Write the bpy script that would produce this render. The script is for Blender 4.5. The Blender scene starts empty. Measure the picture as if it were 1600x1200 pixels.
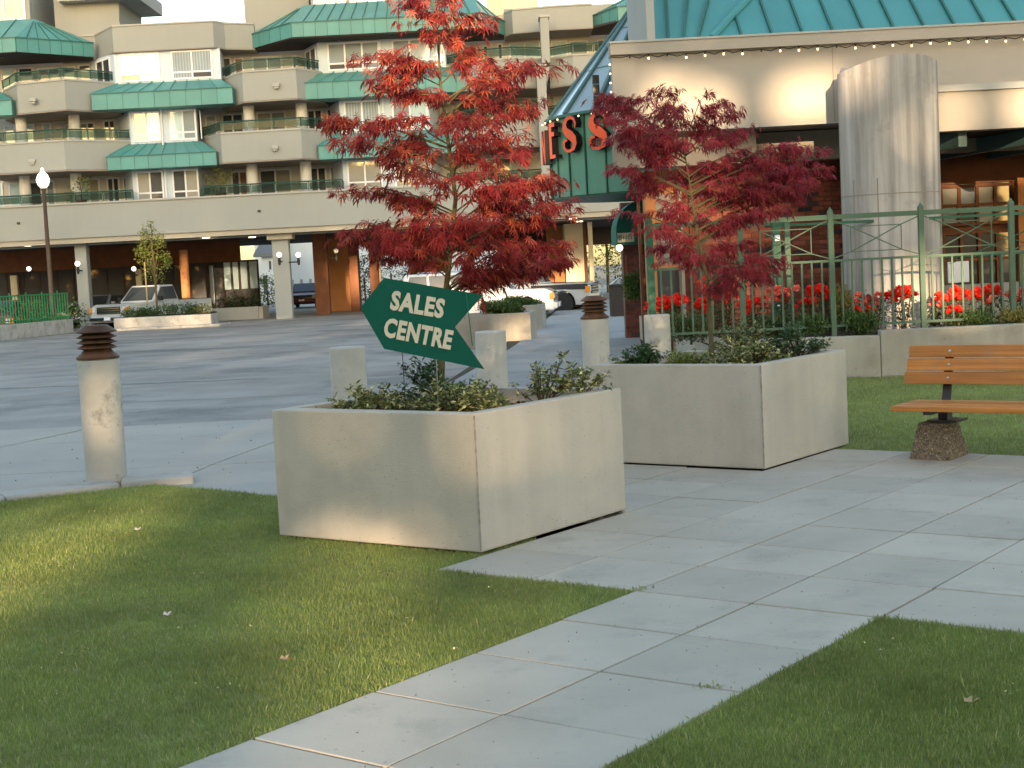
import bpy, math, random
import numpy as np
from mathutils import Vector, Matrix, Euler
random.seed(7); rng = np.random.default_rng(11)
PI = math.pi
SC = bpy.context.scene
COL = SC.collection
# ------------------------------------------------------------------ camera
EYE = Vector((0, 0, 1.545)); FOC = 2294.4 / 1600.0
PITCH = math.radians(4.515); ROLL = math.radians(-2.922)
_f = Vector((0, math.cos(PITCH), -math.sin(PITCH))); _r = Vector((1, 0, 0)); _u = _r.cross(_f)
CR = _r * math.cos(ROLL) + _u * math.sin(ROLL); CU = -_r * math.sin(ROLL) + _u * math.cos(ROLL)
cd = bpy.data.cameras.new('camera'); cam = bpy.data.objects.new('camera', cd); COL.objects.link(cam)
cd.sensor_width = 36; cd.lens = 36 * FOC; cd.clip_start = 0.1; cd.clip_end = 3000
m = Matrix.Identity(4)
for i in range(3):
    m[i][0] = CR[i]; m[i][1] = CU[i]; m[i][2] = -_f[i]; m[i][3] = EYE[i]
cam.matrix_world = m
SC.camera = cam
# ------------------------------------------------------------------ world, sun, exposure
SUN_EL = math.radians(8.0); SUN_DX = 0.035       # rays travel (SUN_DX, 1, -tan el)
w = bpy.data.worlds.new('World'); SC.world = w; w.use_nodes = True
nt = w.node_tree; bg = nt.nodes['Background']
sky = nt.nodes.new('ShaderNodeTexSky'); sky.sky_type = 'NISHITA'; sky.sun_disc = False
sky.sun_elevation = SUN_EL
sky.sun_rotation = math.atan2(-SUN_DX, -1.0)
sky.air_density = 1.0; sky.dust_density = 1.6; sky.ozone_density = 0.5
bg.inputs[1].default_value = 0.15
nt.links.new(sky.outputs[0], bg.inputs[0])
sl = bpy.data.lights.new('sun', 'SUN'); sl.energy = 4.0; sl.angle = math.radians(0.6); sl.color = (1.0, 0.72, 0.45)
so = bpy.data.objects.new('sun', sl); COL.objects.link(so)
so.rotation_euler = Vector((SUN_DX, 1, -math.tan(SUN_EL))).to_track_quat('-Z', 'Y').to_euler()
so.location = (0, -20, 30)
SC.view_settings.view_transform = 'Standard'; SC.view_settings.look = 'None'
SC.view_settings.exposure = 2.08; SC.view_settings.gamma = 1.0; SC.view_settings.use_curve_mapping = False
# ------------------------------------------------------------------ survey helpers
def X(px, v, z):
    """sideways position (m) of a feature at distance v and height z, from its bearing in the photo survey"""
    h = z - EYE.z; wv = v * math.cos(PITCH) - h * math.sin(PITCH)
    s, c = math.sin(ROLL), math.cos(ROLL)
    return ((px - 800) / 1600 / FOC * wv - s * (v * math.sin(PITCH) + h * math.cos(PITCH))) / c
def P3(px, py, v):
    d = _f + CR * ((px - 800) / 1600 / FOC) - CU * ((py - 600) / 1600 / FOC)
    return EYE + d * (v / d.y)
YAW = math.radians(-37.179)
GX = (math.cos(YAW), math.sin(YAW)); GY = (-math.sin(YAW), math.cos(YAW))
GO = (0.53, 6.83)
def g(x, y, z=None):
    u = GO[0] + x * GX[0] + y * GY[0]; v = GO[1] + x * GX[1] + y * GY[1]
    return (u, v) if z is None else (u, v, z)
# ------------------------------------------------------------------ materials
MATS = {}
def mat(name, col, rough=0.8, var=0.12, scale=2.0, bump=0.0, bscale=40.0, spec=0.3, metal=0.0, obj=0.0, island=0.0,
        trans=0.0, emit=None, pits=0.0, streak=0.0, stain=None, coat=0.0, grain=0.0, col2=None, mixscale=1.0, pitscale=14.0, bdist=0.01, islcol=None):
    if name in MATS: return MATS[name]
    M = bpy.data.materials.new(name); M.use_nodes = True; n = M.node_tree.nodes; l = M.node_tree.links
    b = n['Principled BSDF']; out = n['Material Output']
    def node(t, **k):
        x = n.new(t)
        for a, c in k.items(): setattr(x, a, c)
        return x
    geo = node('ShaderNodeNewGeometry'); pos = geo.outputs['Position']
    def noise(sc, det=4, vec=None, rough_=0.55):
        x = node('ShaderNodeTexNoise'); x.inputs['Scale'].default_value = sc; x.inputs['Detail'].default_value = det
        x.inputs['Roughness'].default_value = rough_
        l.new(vec or pos, x.inputs['Vector']); return x.outputs['Fac']
    def ramp(fac, lo, hi, a, c):
        x = node('ShaderNodeMapRange'); l.new(fac, x.inputs[0])
        for i, q in enumerate((lo, hi, a, c)): x.inputs[i + 1].default_value = q
        return x.outputs[0]
    def mulcol(c, fac):
        x = node('ShaderNodeVectorMath', operation='SCALE'); l.new(c, x.inputs[0]); l.new(fac, x.inputs['Scale']); return x.outputs[0]
    def mix(fac, a, c):
        x = node('ShaderNodeMix', data_type='RGBA'); l.new(fac, x.inputs[0])
        for s_, q in ((6, a), (7, c)):
            if isinstance(q, tuple): x.inputs[s_].default_value = (*q, 1)
            else: l.new(q, x.inputs[s_])
        return x.outputs[2]
    rgb = node('ShaderNodeRGB'); rgb.outputs[0].default_value = (*col, 1); c = rgb.outputs[0]
    if col2: c = mix(ramp(noise(mixscale, 5), 0.42, 0.6, 0, 1), c, col2)
    if islcol is not None: c = mix(ramp(geo.outputs['Random Per Island'], islcol[1], 1.0, 0, 1), c, islcol[0])
    if var: c = mulcol(c, ramp(noise(scale, 6), 0.3, 0.7, 1 - var, 1 + var))
    if island: c = mulcol(c, ramp(geo.outputs['Random Per Island'], 0, 1, 1 - island, 1 + island))
    if obj:
        oi = node('ShaderNodeObjectInfo'); c = mulcol(c, ramp(oi.outputs['Random'], 0, 1, 1 - obj, 1 + obj))
    if streak:
        mp = node('ShaderNodeMapping'); mp.inputs['Scale'].default_value = (1, 1, 0.06); l.new(pos, mp.inputs[0])
        c = mulcol(c, ramp(noise(6, 5, mp.outputs[0]), 0.35, 0.65, 1 - streak, 1 + streak * 0.4))
    if grain:
        mp = node('ShaderNodeMapping'); mp.vector_type = 'TEXTURE'; mp.inputs['Rotation'].default_value = (0, 0, YAW); mp.inputs['Scale'].default_value = (0.9, 0.02, 0.02); l.new(pos, mp.inputs[0])
        c = mulcol(c, ramp(noise(1.0, 6, mp.outputs[0]), 0.35, 0.65, 1 - grain, 1 + grain * 0.5))
    if stain:
        c = mix(ramp(noise(stain[2], 7, rough_=0.7), stain[3], stain[3] + 0.12, 0, stain[1]), c, stain[0])
    if pits:
        v = node('ShaderNodeTexVoronoi'); v.inputs['Scale'].default_value = pitscale; l.new(pos, v.inputs['Vector'])
        mm = node('ShaderNodeMath', operation='MULTIPLY'); l.new(ramp(v.outputs['Distance'], 0.06, 0.14, 1, 0), mm.inputs[0])
        l.new(ramp(noise(3.0, 2), 0.45, 0.6, 0.1, 1), mm.inputs[1])
        c = mix(ramp(mm.outputs[0], 0, 1, 0, pits), c, (0.09, 0.08, 0.07))
    l.new(c, b.inputs['Base Color'])
    b.inputs['Roughness'].default_value = rough; b.inputs['Specular IOR Level'].default_value = spec; b.inputs['Metallic'].default_value = metal
    if coat: b.inputs['Coat Weight'].default_value = coat; b.inputs['Coat Roughness'].default_value = 0.08
    if bump:
        bp = node('ShaderNodeBump'); bp.inputs['Strength'].default_value = bump; bp.inputs['Distance'].default_value = bdist
        l.new(noise(bscale, 8), bp.inputs['Height']); l.new(bp.outputs[0], b.inputs['Normal'])
    if emit: b.inputs['Emission Color'].default_value = (*emit[0], 1); b.inputs['Emission Strength'].default_value = emit[1]
    if trans:
        t = node('ShaderNodeBsdfTranslucent'); l.new(c, t.inputs[0]); ms = node('ShaderNodeMixShader'); ms.inputs[0].default_value = trans
        l.new(b.outputs[0], ms.inputs[1]); l.new(t.outputs[0], ms.inputs[2]); l.new(ms.outputs[0], out.inputs[0])
    MATS[name] = M; return M
def glass(name, tint, rough=0.03, alpha=0.0, strip=0.0):
    """window pane seen from outside: what is behind it, on some panes a painted reflection (tint), under a clear reflecting surface"""
    if name in MATS: return MATS[name]
    M = mat(name, tint, rough=0.5, var=0.15, scale=0.9, spec=0.5, coat=1.0)
    n = M.node_tree.nodes; b = n['Principled BSDF']; b.inputs['Coat Roughness'].default_value = rough; b.inputs['Coat IOR'].default_value = 1.6
    if strip:
        l = M.node_tree.links; wv = n.new('ShaderNodeTexWave'); wv.inputs['Scale'].default_value = 2.6; wv.inputs['Distortion'].default_value = 0.6
        g_ = n.new('ShaderNodeNewGeometry'); l.new(g_.outputs['Position'], wv.inputs['Vector'])
        old = b.inputs['Base Color'].links[0].from_socket; mr = n.new('ShaderNodeMapRange'); l.new(wv.outputs['Fac'], mr.inputs[0])
        mr.inputs[3].default_value = 1 - strip; mr.inputs[4].default_value = 1
        vm = n.new('ShaderNodeVectorMath'); vm.operation = 'SCALE'; l.new(old, vm.inputs[0]); l.new(mr.outputs[0], vm.inputs['Scale']); l.new(vm.outputs[0], b.inputs['Base Color'])
    if alpha:
        l = M.node_tree.links; tr = n.new('ShaderNodeBsdfTransparent'); tr.inputs[0].default_value = (*[min(1, t_ * 3 + .3) for t_ in tint], 1)
        ms = n.new('ShaderNodeMixShader'); ms.inputs[0].default_value = alpha; l.new(b.outputs[0], ms.inputs[1]); l.new(tr.outputs[0], ms.inputs[2]); l.new(ms.outputs[0], n['Material Output'].inputs[0])
    return M
m_planter = mat('planter_concrete', (0.50, 0.45, 0.375), 0.85, 0.07, 1.6, 0.3, 90, pits=0.6, pitscale=26, stain=((0.40, 0.35, 0.28), 0.35, 2.2, 0.5), streak=0.06)
m_edge = mat('planter_edge_wear', (0.30, 0.27, 0.23), 0.9, 0.3, 20, 0.5, 60)
m_paver = mat('paver_concrete', (0.465, 0.42, 0.345), 0.8, 0.09, 1.7, 0.3, 160, obj=0.085, pits=0.6, pitscale=17, stain=((0.33, 0.305, 0.255), 0.5, 1.9, 0.53))
m_joint = mat('joint_sand', (0.045, 0.034, 0.02), 0.95, 0.4, 12, 0.5, 80, stain=((0.05, 0.07, 0.02), 0.7, 5, 0.5))
m_asphalt = mat('asphalt', (0.255, 0.236, 0.212), 0.72, 0.16, 0.9, 0.5, 120, stain=((0.155, 0.148, 0.14), 0.9, 0.3, 0.5), col2=(0.31, 0.29, 0.265), mixscale=0.13, spec=0.45)
m_tar = mat('tar_seam', (0.14, 0.135, 0.13), 0.55, 0.2, 6)
m_drive = mat('drive_concrete', (0.38, 0.352, 0.305), 0.8, 0.10, 0.7, 0.35, 100, stain=((0.32, 0.32, 0.31), 0.6, 0.5, 0.52), spec=0.4)
m_walk = mat('walk_concrete', (0.30, 0.30, 0.295), 0.8, 0.10, 1.0, 0.3, 80, obj=0.08, stain=((0.16, 0.16, 0.15), 0.5, 0.8, 0.55))
m_kerb = mat('kerb_concrete', (0.40, 0.385, 0.35), 0.85, 0.15, 2.5, 0.4, 70, stain=((0.2, 0.18, 0.14), 0.6, 3, 0.52))
m_wall = mat('retaining_concrete', (0.38, 0.355, 0.30), 0.88, 0.12, 1.3, 0.3, 60, pits=0.9, pitscale=6, streak=0.12, stain=((0.24, 0.21, 0.16), 0.5, 1.0, 0.54))
m_post = mat('bollard_concrete', (0.45, 0.43, 0.38), 0.85, 0.14, 3, 0.3, 70, stain=((0.14, 0.135, 0.12), 0.7, 3.0, 0.55), pits=0.3)
m_pillar = mat('pillar_concrete', (0.42, 0.395, 0.36), 0.8, 0.10, 1.0, 0.25, 50, streak=0.42, stain=((0.23, 0.19, 0.17), 0.6, 1.2, 0.56))
m_stucco = mat('stucco', (0.40, 0.36, 0.30), 0.95, 0.05, 0.5, 0.3, 60)
m_stucco_far = mat('stucco_far', (0.33, 0.34, 0.315), 0.95, 0.04, 0.3, streak=0.015)
m_ledge = mat('ledge_paint', (0.40, 0.40, 0.37), 0.9, 0.05, 0.6)
m_lip = mat('lip_bounce_tone', (0.42, 0.385, 0.31), 0.9, 0.05, 0.6)  # lighter warm tone stands for sunlit bounce under the fascia
m_teal = mat('teal_metal', (0.085, 0.27, 0.255), 0.45, 0.09, 0.8, spec=0.4, obj=0.06)
m_tealroof = mat('teal_roof', (0.065, 0.27, 0.285), 0.42, 0.07, 0.9, spec=0.4, obj=0.07)
m_tealdk = mat('teal_seam', (0.04, 0.14, 0.12), 0.5, 0.1, 2)
m_drum = mat('drum_green', (0.11, 0.27, 0.19), 0.5, 0.08, 1.2, obj=0.06)
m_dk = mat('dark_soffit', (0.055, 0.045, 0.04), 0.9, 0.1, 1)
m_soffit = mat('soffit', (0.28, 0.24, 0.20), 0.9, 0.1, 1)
m_white = mat('white_frame', (0.80, 0.82, 0.85), 0.6, 0.03, 1)
m_siding = mat('white_siding', (0.58, 0.66, 0.74), 0.8, 0.04, 1)
m_recess = mat('recess_stucco', (0.62, 0.61, 0.56), 0.9, 0.06, 0.6)
m_rail = mat('rail_green', (0.02, 0.075, 0.06), 0.5, 0.1, 3)
m_railglass = glass('rail_glass', (0.05, 0.09, 0.08), alpha=0.86)
m_pane_dark = glass('pane_dark', (0.035, 0.04, 0.045))
m_pane_black = glass('pane_black', (0.012, 0.01, 0.012))
m_pane_blue = glass('pane_blue', (0.22, 0.27, 0.30))
m_pane_white = glass('pane_blind_and_sky', (0.50, 0.66, 0.72))  # white of blinds, also painted in for bright sky reflections
m_pane_curtain = glass('pane_curtain', (0.34, 0.41, 0.45), strip=0.4)
m_pane_warm = glass('pane_warm_reflection', (0.30, 0.29, 0.25))  # warm reflection put into the pane colour
m_pane_orange = glass('pane_orange_reflection', (0.30, 0.13, 0.06))  # orange reflection put into the pane colour
PANES = {'d': m_pane_dark, 'k': m_pane_black, 'b': m_pane_blue, 'w': m_pane_white, 'c': m_pane_curtain, 'y': m_pane_warm, 'o': m_pane_orange}
m_brown = mat('brown_beam', (0.17, 0.065, 0.028), 0.7, 0.2, 3)
m_orange = mat('terracotta_orange', (0.50, 0.22, 0.09), 0.8, 0.08, 1.5)  # one even orange tone for arcade and timber parts
m_mull = mat('dark_mullion', (0.035, 0.022, 0.018), 0.5, 0.1, 2)
m_store = glass('store_glass', (0.018, 0.018, 0.018), rough=0.02)
m_lamp = mat('lamp_globe', (0.9, 0.88, 0.8), 0.3, 0, emit=((1.0, 0.9, 0.75), 0.7))
m_bulb = mat('string_bulb', (0.9, 0.7, 0.45), 0.3, 0, emit=((1.0, 0.62, 0.30), 0.9))
m_spot = mat('downlight_glow', (0.9, 0.8, 0.6), 0.3, 0, emit=((1.0, 0.85, 0.6), 2.5))
m_globe_off = mat('white_globe', (0.85, 0.85, 0.83), 0.25, 0.02, 2, spec=0.6)
m_iron = mat('dark_iron', (0.03, 0.03, 0.03), 0.5, 0.2, 4)
m_poleb = mat('bronze_pole', (0.12, 0.085, 0.065), 0.45, 0.1, 4, metal=0.3)
m_rust = mat('rusty_brown_metal', (0.085, 0.042, 0.022), 0.6, 0.35, 9, 0.2, 60, stain=((0.17, 0.075, 0.03), 0.5, 7, 0.5))
m_fence = mat('sage_fence', (0.075, 0.135, 0.085), 0.5, 0.1, 5)
m_fencedk = mat('fence_dark', (0.018, 0.10, 0.055), 0.45, 0.1, 5)
m_fencel = mat('left_fence_green', (0.03, 0.24, 0.09), 0.45, 0.1, 5)
m_sign = mat('sign_green', (0.009, 0.105, 0.07), 0.7, 0.04, 3, spec=0.12)
m_letter = mat('cream_lettering', (0.72, 0.64, 0.48), 0.6, 0.03, 9)
m_orangeletter = mat('red_letter_face', (0.72, 0.10, 0.035), 0.45, 0.04, 3)
m_letterside = mat('letter_side', (0.012, 0.008, 0.008), 0.5, 0.1, 3)
m_wood = mat('bench_wood', (0.56, 0.215, 0.045), 0.5, 0.10, 3, 0.1, 60, obj=0.14, coat=0.1, grain=0.28, stain=((0.30, 0.20, 0.12), 0.35, 7, 0.56))
m_bolt = mat('steel_bolt', (0.6, 0.6, 0.6), 0.3, 0, metal=0.9)
m_steel = mat('painted_steel', (0.05, 0.045, 0.045), 0.4, 0.1, 5)
m_aggr = mat('exposed_aggregate', (0.22, 0.17, 0.11), 0.9, 0.3, 30, 0.3, 120)
m_pebble = mat('pebble', (0.30, 0.25, 0.19), 0.7, 0.1, 5, island=0.75)
m_bin = mat('bin_aggregate', (0.055, 0.045, 0.04), 0.9, 0.4, 40, 0.7, 90)
m_soil = mat('bark_soil', (0.045, 0.03, 0.02), 0.95, 0.4, 14, 1.0, 40, bdist=0.04)
m_bark = mat('maple_bark', (0.12, 0.10, 0.045), 0.8, 0.25, 20, 0.3, 60)
m_twig = mat('shrub_stem', (0.10, 0.07, 0.04), 0.8, 0.2, 10)
m_stake = mat('wooden_stake', (0.42, 0.30, 0.16), 0.8, 0.15, 8)
m_leafred = mat('red_maple_leaf', (0.36, 0.040, 0.042), 0.5, 0.15, 3, island=0.45, trans=0.38, islcol=((0.50, 0.12, 0.05), 0.6), spec=0.35)
m_leafdark = mat('purple_maple_leaf', (0.42, 0.048, 0.052), 0.5, 0.15, 3, island=0.4, trans=0.32, islcol=((0.30, 0.04, 0.07), 0.4), spec=0.35)
m_azalea = mat('azalea_leaf', (0.16, 0.20, 0.055), 0.5, 0.15, 3, island=0.5, trans=0.2, islcol=((0.60, 0.52, 0.25), 0.55))
m_azadark = mat('azalea_leaf_deep', (0.07, 0.13, 0.045), 0.5, 0.15, 3, island=0.5, trans=0.2)
m_green = mat('young_leaf', (0.24, 0.27, 0.06), 0.5, 0.15, 3, island=0.4, trans=0.35)
m_juniper = mat('juniper', (0.09, 0.15, 0.04), 0.7, 0.2, 3, island=0.4, trans=0.1)
m_goldshrub = mat('golden_shrub', (0.30, 0.27, 0.08), 0.7, 0.2, 3, island=0.4, trans=0.2)
m_roseleaf = mat('rose_leaf', (0.10, 0.15, 0.05), 0.6, 0.15, 3, island=0.5, trans=0.2, islcol=((0.17, 0.13, 0.06), 0.7))
m_rose = mat('rose_petal', (0.85, 0.045, 0.025), 0.6, 0.1, 8, island=0.25, trans=0.25)
m_rosepink = mat('rose_petal_coral', (0.85, 0.14, 0.10), 0.6, 0.1, 8, island=0.3, trans=0.25, islcol=((0.9, 0.45, 0.35), 0.8))
m_hedge = mat('dark_hedge_leaf', (0.03, 0.065, 0.022), 0.7, 0.2, 3, island=0.5)
m_conifer = mat('added_tree_leaf', (0.03, 0.055, 0.02), 0.9, 0.2, 1, island=0.4)
m_trunkbig = mat('big_bark', (0.08, 0.06, 0.045), 0.9, 0.2, 4)
m_grass = mat('grass_blade', (0.275, 0.34, 0.095), 0.6, 0.25, 1.2, island=0.28, trans=0.45, islcol=((0.46, 0.40, 0.20), 0.84), spec=0.2)
m_lawn = mat('lawn_ground', (0.22, 0.26, 0.08), 0.95, 0.3, 9, 0.8, 60, col2=(0.22, 0.22, 0.09), mixscale=5)
m_ground = mat('far_ground', (0.15, 0.15, 0.14), 0.9, 0.2, 0.1)
m_brick = mat('red_brick', (0.21, 0.068, 0.045), 0.9, 0.15, 9, 0.3, 60, obj=0.35)
m_brickdk = mat('dark_brick', (0.05, 0.04, 0.045), 0.9, 0.15, 9, 0.3, 60, obj=0.3)
m_brickmix = mat('brick_mixed', (0.20, 0.065, 0.045), 0.9, 0.15, 9, 0.3, 60, island=0.35, islcol=((0.05, 0.04, 0.045), 0.8))
m_mortar = mat('mortar', (0.17, 0.10, 0.08), 0.95, 0.15, 6)
m_awn = mat('awning_canvas', (0.025, 0.15, 0.105), 0.8, 0.08, 2)
m_car_white = mat('white_car_paint', (0.70, 0.70, 0.68), 0.35, 0.02, 1, coat=1.0)
m_car_silver = mat('pale_car_paint', (0.40, 0.42, 0.42), 0.35, 0.02, 1, coat=1.0)
m_car_black = mat('black_car_paint', (0.02, 0.02, 0.024), 0.3, 0.02, 1, coat=1.0)
m_car_red = mat('red_car_paint', (0.16, 0.05, 0.05), 0.35, 0.02, 1, coat=1.0)
m_car_blue = mat('grey_blue_car_paint', (0.14, 0.17, 0.2), 0.35, 0.02, 1, coat=1.0)
m_carglass = glass('car_glass', (0.02, 0.025, 0.03))
m_chrome = mat('chrome', (0.7, 0.7, 0.7), 0.15, 0, metal=1.0)
m_tyre = mat('tyre', (0.02, 0.02, 0.02), 0.8, 0.1, 4)
m_amber = mat('amber_lens', (0.75, 0.25, 0.02), 0.25, 0, coat=1.0)
m_lens = mat('clear_lens', (0.6, 0.62, 0.62), 0.15, 0, coat=1.0)
m_redlens = mat('red_lens', (0.5, 0.02, 0.02), 0.25, 0, coat=1.0)
m_black = mat('black_plastic', (0.015, 0.015, 0.015), 0.6, 0.1, 4)
m_farwall = mat('far_white_wall', (0.52, 0.58, 0.62), 0.9, 0.04, 0.3)
m_farroof = mat('far_grey_roof', (0.14, 0.15, 0.16), 0.9, 0.1, 0.5)
m_cream = mat('cream_wall', (0.78, 0.68, 0.50), 0.85, 0.04, 1)
m_skyglass = glass('skylight_glass', (0.27, 0.37, 0.41), rough=0.12)
m_skyrib = mat('skylight_rib', (0.09, 0.17, 0.17), 0.4, 0.1, 2)
m_paper = mat('fallen_petal', (0.7, 0.6, 0.5), 0.9, 0.1, 5)
# ------------------------------------------------------------------ mesh helpers
ORG = {}
def setp(o, label=None, cat=None, group=None, kind=None):
    if label: o['label'] = label
    if cat: o['category'] = cat
    if group: o['group'] = group
    if kind: o['kind'] = kind
    return o
def thing(name, label, cat, loc=(0, 0, 0), group=None):
    o = bpy.data.objects.new(name, None); COL.objects.link(o); o.location = loc; o.empty_display_size = 0.2
    ORG[o.name] = Vector(loc); return setp(o, label, cat, group)
def link(o, parent, org):
    COL.objects.link(o)
    if parent is not None: o.parent = parent
    ORG[o.name] = org
    return o
class MB:
    def __init__(s): s.v = []; s.f = []
    def poly(s, pts):
        i = len(s.v); s.v += [tuple(p) for p in pts]; s.f.append(tuple(range(i, i + len(pts)))); return s
    def hexa(s, c):
        i = len(s.v); s.v += [tuple(p) for p in c]
        s.f += [(i, i+3, i+2, i+1), (i+4, i+5, i+6, i+7), (i, i+1, i+5, i+4), (i+1, i+2, i+6, i+5), (i+2, i+3, i+7, i+6), (i+3, i, i+4, i+7)]; return s
    def box(s, x0, x1, y0, y1, z0, z1):
        return s.hexa([(x0, y0, z0), (x1, y0, z0), (x1, y1, z0), (x0, y1, z0), (x0, y0, z1), (x1, y0, z1), (x1, y1, z1), (x0, y1, z1)])
    def prism(s, pts, z0, z1):
        n = len(pts); i = len(s.v)
        s.v += [(p[0], p[1], z0 if not callable(z0) else z0(p)) for p in pts] + [(p[0], p[1], z1 if not callable(z1) else z1(p)) for p in pts]
        s.f.append(tuple(range(i + n - 1, i - 1, -1))); s.f.append(tuple(range(i + n, i + 2 * n)))
        for k in range(n): s.f.append((i + k, i + (k + 1) % n, i + n + (k + 1) % n, i + n + k))
        return s
    def seg(s, P0, P1, a0, a1, d0, d1, z0, z1):
        """box along the plan segment P0-P1: a = distance along, d = distance out (towards the viewer side)"""
        dx, dy = P1[0] - P0[0], P1[1] - P0[1]; L = math.hypot(dx, dy); tx, ty = dx / L, dy / L; nx, ny = ty, -tx
        q = lambda a, d: (P0[0] + tx * a + nx * d, P0[1] + ty * a + ny * d)
        c = [q(a0, d1), q(a1, d1), q(a1, d0), q(a0, d0)]
        return s.hexa([(*p, z0) for p in c] + [(*p, z1) for p in c])
    def tube(s, pts, rad, n=8, cap=True):
        pts = [Vector(p) for p in pts]
        if not hasattr(rad, '__len__'): rad = [rad] * len(pts)
        i0 = len(s.v); ref = None
        for k, p in enumerate(pts):
            d = (pts[min(k + 1, len(pts) - 1)] - pts[max(k - 1, 0)]).normalized()
            if ref is None: ref = d.orthogonal().normalized()
            a = (ref - d * ref.dot(d)); a = a.normalized() if a.length > 1e-6 else d.orthogonal().normalized(); ref = a; b = d.cross(a)
            for j in range(n):
                t = 2 * PI * j / n; s.v.append(tuple(p + (a * math.cos(t) + b * math.sin(t)) * rad[k]))
        for k in range(len(pts) - 1):
            for j in range(n):
                s.f.append((i0 + k * n + j, i0 + k * n + (j + 1) % n, i0 + (k + 1) * n + (j + 1) % n, i0 + (k + 1) * n + j))
        if cap:
            s.f.append(tuple(i0 + j for j in range(n - 1, -1, -1))); s.f.append(tuple(i0 + (len(pts) - 1) * n + j for j in range(n)))
        return s
    def lathe(s, prof, c=(0, 0), n=24, axis='z', a0=0.0):
        i0 = len(s.v)
        for r, z in prof:
            for j in range(n):
                t = a0 + 2 * PI * j / n
                if axis == 'z': s.v.append((c[0] + r * math.cos(t), c[1] + r * math.sin(t), z))
                else: s.v.append((c[0] + r * math.cos(t), z, c[1] + r * math.sin(t)))   # axis y
        for k in range(len(prof) - 1):
            for j in range(n):
                q = (i0 + k * n + j, i0 + k * n + (j + 1) % n, i0 + (k + 1) * n + (j + 1) % n, i0 + (k + 1) * n + j)
                s.f.append(q if axis == 'z' else q[::-1])
        if prof[0][0] > 1e-5: s.f.append(tuple(i0 + j for j in range(n - 1, -1, -1)))
        if prof[-1][0] > 1e-5: s.f.append(tuple(i0 + (len(prof) - 1) * n + j for j in range(n)))
        return s
    def ball(s, c, r, n=14, m_=9, sz=1.0):
        i0 = len(s.v)
        for k in range(m_ + 1):
            ph = PI * k / m_
            for j in range(n): t = 2 * PI * j / n; s.v.append((c[0] + r * math.sin(ph) * math.cos(t), c[1] + r * math.sin(ph) * math.sin(t), c[2] - r * sz * math.cos(ph)))
        for k in range(m_):
            for j in range(n): s.f.append((i0 + k * n + j, i0 + k * n + (j + 1) % n, i0 + (k + 1) * n + (j + 1) % n, i0 + (k + 1) * n + j))
        return s
    def xf(s, fn): s.v = [tuple(fn(p)) for p in s.v]; return s
    def build(s, name, m_, parent=None, smooth=False, bevel=0.0, local=False, kind=None, label=None):
        org = Vector((0, 0, 0)) if (parent is None or local) else ORG[parent.name]
        me = bpy.data.meshes.new(name); me.from_pydata([(a - org.x, b - org.y, c - org.z) for a, b, c in s.v], [], s.f)
        me.materials.append(m_)
        if smooth:
            me.polygons.foreach_set('use_smooth', [True] * len(me.polygons))
            try: me.set_sharp_from_angle(angle=math.radians(38))
            except Exception: pass
        me.update()
        o = bpy.data.objects.new(name, me); link(o, parent, org)
        if bevel:
            b = o.modifiers.new('bevel', 'BEVEL'); b.width = bevel; b.segments = 2; b.limit_method = 'ANGLE'; b.angle_limit = math.radians(50)
        if kind: o['kind'] = kind
        if label: o['label'] = label
        return o
def structure(o): o['kind'] = 'structure'; return o
def copy_thing(o, parent=None, loc=None, rotz=None, children=None):
    c = o.copy(); COL.objects.link(c); ORG[c.name] = ORG.get(o.name, Vector((0, 0, 0)))
    if parent is not None: c.parent = parent
    for ch in list(o.children): copy_thing(ch, c)
    if loc is not None: c.location = loc
    if rotz is not None: c.rotation_euler[2] = rotz
    return c
def rots(n, tilt_lo, tilt_hi, az=None, rg=rng):
    """n rotation matrices: spin about z (az), then tip the leaf axis (+x) down by a tilt, with a random roll"""
    az = rg.uniform(0, 2 * PI, n) if az is None else az
    tl = rg.uniform(tilt_lo, tilt_hi, n); ro = rg.normal(0, 0.5, n)
    ca, sa = np.cos(az), np.sin(az); ct, st = np.cos(tl), np.sin(tl); cr, sr = np.cos(ro), np.sin(ro)
    Rz = np.zeros((n, 3, 3)); Rz[:, 0, 0] = ca; Rz[:, 0, 1] = -sa; Rz[:, 1, 0] = sa; Rz[:, 1, 1] = ca; Rz[:, 2, 2] = 1
    Ry = np.zeros((n, 3, 3)); Ry[:, 0, 0] = ct; Ry[:, 0, 2] = st; Ry[:, 1, 1] = 1; Ry[:, 2, 0] = -st; Ry[:, 2, 2] = ct
    Rx = np.zeros((n, 3, 3)); Rx[:, 0, 0] = 1; Rx[:, 1, 1] = cr; Rx[:, 1, 2] = -sr; Rx[:, 2, 1] = sr; Rx[:, 2, 2] = cr
    return Rz @ Ry @ Rx
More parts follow.
